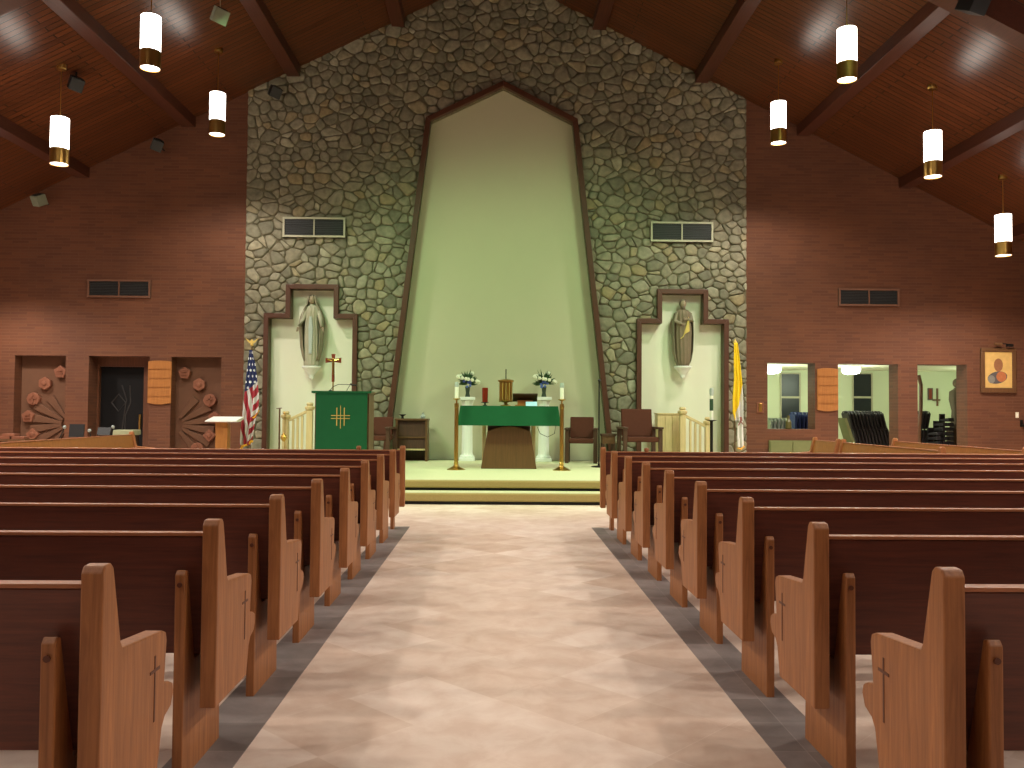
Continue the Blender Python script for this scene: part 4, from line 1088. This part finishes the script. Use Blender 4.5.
# ---------------------------------------------------------------- boards, picture, wall fittings
def board(px0, px1, py0, py1, label):
    a = P(px0, py0, YW-.02); b2 = P(px1, py1, YW-.02); wd = b2.x-a.x; h_ = a.z-b2.z
    t = thing('hymn_board', label, 'board', (a.x, YW-.035, b2.z))
    arc = [(wd*i/8, -.03*math.sin(PI*i/8)) for i in range(9)]; arct = [(wd*(1-i/8), h_+.02*math.sin(PI*i/8)) for i in range(9)]
    MB().prism(arc+arct, 'y', 0, .033).build('back_board', M['gold_wood'], t, bevel=.004)
    for i in range(4):
        z = h_*(.16+.22*i); MB().box(.02, wd-.02, -.014, -.0005, z, z+.012).build('number_rail', M['gold_wood'], t)
board(148.5, 171, 361.5, 403, 'golden wooden hymn board on the brick pier beside the dark doorway')
board(817, 838, 369, 410, 'brown wooden hymn board on the brick pier between side room openings')
a = P(979.5, 348, YW); b2 = P(1015, 393, YW); wd = b2.x-a.x; h_ = a.z-b2.z
t = thing('framed_picture', 'framed gold picture of dark and orange shapes on the right brick wall', 'picture', (a.x, YW-.06, b2.z))
mb = MB(); f = .08
mb.box(0, wd, 0, .055, 0, f+.02); mb.box(0, wd, 0, .055, h_-f, h_); mb.box(0, f, 0, .055, f+.02, h_-f); mb.box(wd-f, wd, 0, .055, f+.02, h_-f)
mb.build('frame', M['mid_wood'], t, bevel=.01)
cv = MB().box(f, wd-f, .02, .05, f+.02, h_-f).build('canvas', plain('gold_ground', (206, 166, 96), .6, noise=.25, scale=9), t)
def ell(cx, cz, rx, rz, y, nm, c, n=20, rot=0):
    pts = []
    for i in range(n):
        u, v = rx*math.cos(2*PI*i/n), rz*math.sin(2*PI*i/n)
        pts.append((cx+u*math.cos(rot)-v*math.sin(rot), cz+u*math.sin(rot)+v*math.cos(rot)))
    MB().prism(pts, 'y', y, .0195).build('painted_shape', plain(nm, c, .6, noise=.25, scale=25), cv)
ell(wd*.47, h_*.34, .20, .12, .0185, 'paint_dark', (86, 80, 78), rot=.2)
ell(wd*.5, h_*.62, .09, .13, .018, 'paint_umber', (142, 94, 60))
ell(wd*.58, h_*.36, .10, .10, .0175, 'paint_orange', (176, 104, 62), rot=.6)
ell(wd*.30, h_*.30, .07, .08, .017, 'paint_grey', (126, 122, 112))
t = thing('picture_lamp', 'small dark lamp arm above the framed picture', 'lamp', (a.x+wd*.62, YW, a.z+.07))
MB().tube([(-.12, -.005, 0), (-.12, -.10, .02), (.06, -.12, .0)], .012, 6).build('arm', M['dark_metal'], t)
MB().tube([(-.20, -.12, .0), (-.06, -.12, .0)], .03, 10).build('shade', M['mid_wood'], t)
MB().tube([(.04, -.12, -.02), (.16, -.12, -.02)], .03, 10).build('shade', M['dark_metal'], t)
p = P(760, 407.5, YW); t = thing('thermostat', 'small brass wall plate on brick left of the side room openings', 'wall plate', (p.x, YW-.02, p.z))
MB().box(-.07, .07, 0, .018, -.11, .11).build('plate', M['clay'], t); MB().box(-.035, .035, -.02, -.0005, -.08, .08).build('cover', M['brass'], t, bevel=.004)
p = P(1017, 415, YW); t = thing('light_switch', 'small ivory switch plate below the framed picture', 'light switch', (p.x, YW-.01, p.z))
MB().box(-.03, .03, 0, .009, -.055, .055).build('plate', M['ivory'], t); MB().box(-.008, .008, -.012, -.0005, -.02, .02).build('toggle', M['white'], t)
p = P(1021.5, 424, YW); t = thing('holy_water_font', 'small dark holy water font on brick at the right picture edge', 'font', (p.x, YW-.008, p.z))
MB().box(-.03, .03, 0, .007, -.06, .08).build('plate', M['dark_metal'], t); MB().lathe([(.01, -.06), (.045, -.02), (.05, 0)], c=(0, -.055, 0), seg=12).build('bowl', M['dark_metal'], t)

# small lectern on the left
Y = 15.2; p = P(223, 419, Y)
t = thing('reading_stand', 'golden wooden stand with a white slanted top before the brick wall', 'stand', (p.x, Y, 0))
MB().box(-.13, .08, 0, .18, .03, p.z-.05).build('post', M['gold_wood'], t, bevel=.004)
MB().box(-.22, .22, -.08, .28, 0, .029).build('base', M['gold_wood'], t)
MB().prism([(-.14, p.z-.05), (-.14, p.z-.03), (.32, p.z+.04), (.32, p.z-.0), (.10, p.z-.05)], 'x', -.27, .27).build('top', M['white'], t)
# instruments corner at far left
t = None
def micro(px, py, dx, Y, label):
    p = P(px, py, Y); t = thing('singer_microphone', label, 'microphone', (p.x+dx, Y, 0))
    MB().lathe([(.12, 0), (.12, .012), (.015, .03)], seg=16).build('base', M['dark_metal'], t)
    MB().tube([(0, 0, .02), (0, 0, p.z-.24), (-dx, 0, p.z-.02)], .010, 6).build('stand', M['dark_metal'], t)
    MB().ball((-dx, 0, p.z), .030, u=12, v=8).build('microphone_head', M['grey_chair'], t)
micro(64.5, 427, -.10, 14.8, 'silver microphone on a slanted stand left of the black music stand')
micro(89.5, 430.5, .06, 14.9, 'silver microphone between the music stands before the brick pier')
micro(113, 427, -.03, 15.0, 'silver microphone in front of the dark doorway')
def mstand(px0, px1, py0, py1, Y, label, tilt):
    a = P(px0, py0, Y); b2 = P(px1, py1, Y); wd = b2.x-a.x
    t = thing('music_stand', label, 'music stand', ((a.x+b2.x)/2, Y, 0))
    for q in range(3):
        an = q*2*PI/3; MB().tube([(0, 0, .3), (.25*math.cos(an), .25*math.sin(an), .012)], .010, 6).build('leg', M['dark_metal'], t)
    MB().tube([(0, 0, .25), (0, 0, b2.z+.04)], .012, 8).build('pole', M['dark_metal'], t)
    h_ = a.z-b2.z
    MB().box(-wd/2, wd/2, -.012, .012, 0, h_).build('desk', M['black'], t, loc=(0, -.03, b2.z), rot=(R(-tilt), 0, 0))
mstand(70, 84.5, 424, 437, 14.6, 'black upright music stand in front of the brick pier', 8)
mstand(98, 111, 427, 435, 14.7, 'black low music stand in front of the dark doorway', 20)
a = P(112, 430, 15.3); b2 = P(133, 430, 15.3)
t = thing('electric_keyboard', 'pale keyboard top behind the left side pew end', 'keyboard', ((a.x+b2.x)/2, 15.3, 0)); h = (b2.x-a.x)/2
MB().box(-h, h, 0, .35, a.z-.09, a.z).build('body', plain('pale_casing', (150, 152, 120), .6), t, bevel=.01)
for sx in (-1, 1): MB().box(sx*h*.8-.02, sx*h*.8+.02, .05, .3, 0, a.z-.091).build('leg', M['dark_metal'], t)
# hymnals on the ledge far left
books = [(2, 436.5, 'lower'), (15, 437, 'lower'), (7, 433.5, 'upper')]
Y = 14.9; a = P(-4, 439, Y); b2 = P(26, 439, Y)
t = thing('low_shelf', 'low brown shelf at the far left holding reddish hymnals', 'shelf', ((a.x+b2.x)/2, Y, 0)); h = (b2.x-a.x)/2
MB().box(-h, h, -.03, .3, a.z-.03, a.z).build('shelf_board', M['mid_wood'], t)
for sx in (-1, 1): MB().box(sx*h*.9-.02, sx*h*.9+.02, 0, .27, 0, a.z-.031).build('side_panel', M['mid_wood'], t)
bk = None
for (px, zz, lb) in ((3.5, 0, 'lower left of three on the shelf'), (17.5, 0, 'lower right of three on the shelf'), (8, 1, 'topmost of three on the shelf')):
    p = P(px, 437, Y); hh = .045
    o = MB().box(-.105, .105, 0, .17, 0, hh).build('hymnal', M['clay'], None, (p.x, Y, a.z+zz*(hh+.001)), bevel=.004)
    tag(o, 'reddish hymnal lying flat at the far left, '+lb, 'book', 'hymnals on the far left shelf')

# ---------------------------------------------------------------- things in the side room
def folded_chair(name='folded_chair', mat=None):
    mb = MB()
    mb.tube([(0, -.2, 0), (0, -.2, .93), (0, -.14, .98), (0, .14, .98), (0, .2, .93), (0, .2, 0)], .012, 6)
    mb.box(-.022, .022, -.19, .19, .60, .95); mb.box(.005, .045, -.19, .19, .12, .58)
    mb.tube([(.03, -.17, .02), (.03, -.17, .62)], .010, 6); mb.tube([(.03, .17, .02), (.03, .17, .62)], .010, 6)
    mb.box(-.02, .02, -.05, .05, .94, 1.0)
    return mb.build(name, mat)
def chair_row(px0, px1, pytop, Y, n, mat, cat_label, tilt, group):
    a = P(px0, pytop, Y); b2 = P(px1, pytop, Y); zt = a.z; cart_h = max(.12, zt-1.0*math.cos(R(tilt)))
    t = thing('chair_cart', 'low metal cart under the %s' % cat_label, 'cart', ((a.x+b2.x)/2, Y, 0)); h = abs(b2.x-a.x)/2+.12
    MB().box(-h, h, -.24, .24, cart_h-.04, cart_h-.003).build('deck', M['dark_metal'], t)
    for sx in (-1, 1):
        for sy in (-1, 1): MB().lathe([(.02, .0), (.045, .01), (.045, cart_h-.05), (.02, cart_h-.041)], c=(sx*(h-.06), sy*.2, 0), seg=10).build('wheel', M['black'], t)
    o0 = folded_chair(mat=mat)
    names = ['leftmost', 'second from left', 'third from left', 'fourth from left', 'fifth from left', 'sixth from left', 'seventh from left', 'eighth from left', 'ninth from left', 'tenth from left', 'eleventh from left', 'rightmost']
    for i in range(n):
        o = o0 if i == 0 else o0.copy()
        if i: COL.objects.link(o)
        f = i/(n-1); x = a.x+(b2.x-a.x)*f-math.sin(R(tilt))*1.0
        o.location = (x, Y, cart_h); o.rotation_euler = (0, R(tilt), 0)
        tag(o, 'folded chair of the %s, %s' % (cat_label, names[i] if i < n-1 else 'rightmost'), 'chair', group)
chair_row(793, 812, 412, 18.6, 6, M['blue_chair'], 'blue chairs seen above the brick ledge', 0, 'blue folded chairs')
chair_row(769.5, 784, 418, 18.3, 5, M['grey_chair'], 'grey steel chairs left of the blue ones', 6, 'grey folded chairs')
chair_row(845, 878, 411, 18.9, 11, M['black_chair'], 'black chairs in the middle opening', -14, 'black folded chairs in the middle opening')
chair_row(910, 926, 411, 18.9, 6, M['black_chair'], 'black chairs at the left of the third opening', 10, 'black folded chairs left in the third opening')
# leaning boards at ends of the black rows
p = P(842.5, 418, 18.3)
o = MB().prism([(-.02, 1.18), (.03, 1.18), (.42, 0), (.34, 0)], 'y', -.2, .2).build('leaning_board', M['green_panel'], None, (p.x-.06, 18.2, 0)); tag(o, 'olive green board leaning left of the black chairs in the middle opening', 'board')
# stacked steps of black chairs, third opening
for i, (px, py) in enumerate(((941, 428), (947, 421), (953, 414))):
    a = P(px-4, py, 18.2); mb = MB(); w_ = .12
    t = thing('black_stacked_seat', ['lowest stack of black seats in the third opening', 'middle stack of black seats in the third opening', 'tallest stack of black seats in the third opening'][i], 'stacked chairs', (a.x, 18.2, 0))
    n = int((a.z-.4)/.10)
    for j in range(n): MB().prism([(0, .42+j*.1), (.38, .42+j*.1), (.38, .47+j*.1), (.02, .50+j*.1)], 'x', 0, .115).build('seat', M['black_chair'], t, bevel=.01)
    MB().box(.0, .115, .38, .42, .3, a.z).build('backrest', M['black_chair'], t)
    for u in (.01, .085): 
        for v in (.02, .36): MB().box(u, u+.02, v, v+.02, 0, .419).build('leg', M['dark_metal'], t)
p = P(956, 385, 18.6)
t = thing('carved_figure', 'dark carved figure at the right edge of the third opening', 'statue', (p.x+.17, 18.9, 0))
MB().box(-.16, .16, -.14, .14, 0, .95).build('plinth', M['dark_wood'], t)
MB().lathe([(.15, .951), (.12, 1.1), (.10, 1.35), (.15, 1.6), (.14, 1.78), (.05, 1.84), (.05, 1.87)], seg=24, fold=.06).build('robe', M['hair_plaster'], t, smooth=True)
MB().ball((0, 0, 1.97), .075, .08, .10, 14, 10).build('head', M['hair_plaster'], t, smooth=True)
# curtain edge and small wall things
p0 = P(918.5, 372, 18.0)
mb = MB(); mb.tube([(p0.x, 18.0, 2.1), (p0.x+.05, 18.0, 1.9), (p0.x+.045, 18.0, 1.4), (p0.x, 18.0, 1.0), (p0.x, 18.0, .0)], .04, 8)
tag(mb.build('tied_curtain', M['mid_wood']), 'dark narrow tied curtain at the left edge of the third opening', 'curtain')
a = P(928, 388, RY1-.03); b2 = P(933, 400, RY1-.03)
t = thing('small_wall_picture', 'small dark red picture seen through the third opening', 'picture', (a.x, RY1-.03, b2.z))
MB().box(0, b2.x-a.x, 0, .025, 0, a.z-b2.z).build('frame', M['dark_wood'], t); MB().box(.03, b2.x-a.x-.03, -.004, -.0002, .03, a.z-b2.z-.03).build('canvas', M['red_glass'], t)
p = P(937, 398, RY1)
t = thing('wall_crucifix', 'small dark crucifix on the pale wall in the third opening', 'cross', (p.x, RY1-.03, p.z))
MB().box(-.02, .02, 0, .025, -.2, .24).build('upright', M['mid_wood'], t); MB().box(-.12, -.021, 0, .025, -.07, -.03).build('crossbar', M['mid_wood'], t); MB().box(.021, .07, 0, .025, -.07, -.03).build('crossbar', M['mid_wood'], t)
# green cupboard doors below the ledge of the first opening
x0, x1, zt, zb = OR1
t = thing('green_cupboard', 'dull green double-door cupboard below the brick ledge of the first opening', 'cupboard', (x0, YW-.05, 0))
MB().box(.02, x1-x0-.02, .0, .048, .05, .74).build('body', M['green_panel'], t)
for u, v in ((.04, (x1-x0)/2-.01), ((x1-x0)/2+.01, x1-x0-.04)):
    d_ = MB().box(u, v, -.018, -.0005, .07, .72).build('door', M['green_panel'], t, bevel=.004)
    kx = v-.04 if u < .1 else u+.04; MB().ball((kx, -.03, .5), .013).build('knob', M['brass'], d_)
p = P(790.5, 425, YW)
o = MB().lathe([(.05, 0), (.06, .02), (.055, .14), (.03, .2), (.028, .26), (.035, .27)], seg=16).build('green_jar', plain('olive_glaze', (92, 86, 44), .35), None, (p.x, YW+.12, .96)); tag(o, 'olive green jar standing on the brick ledge before the blue chairs', 'jar')
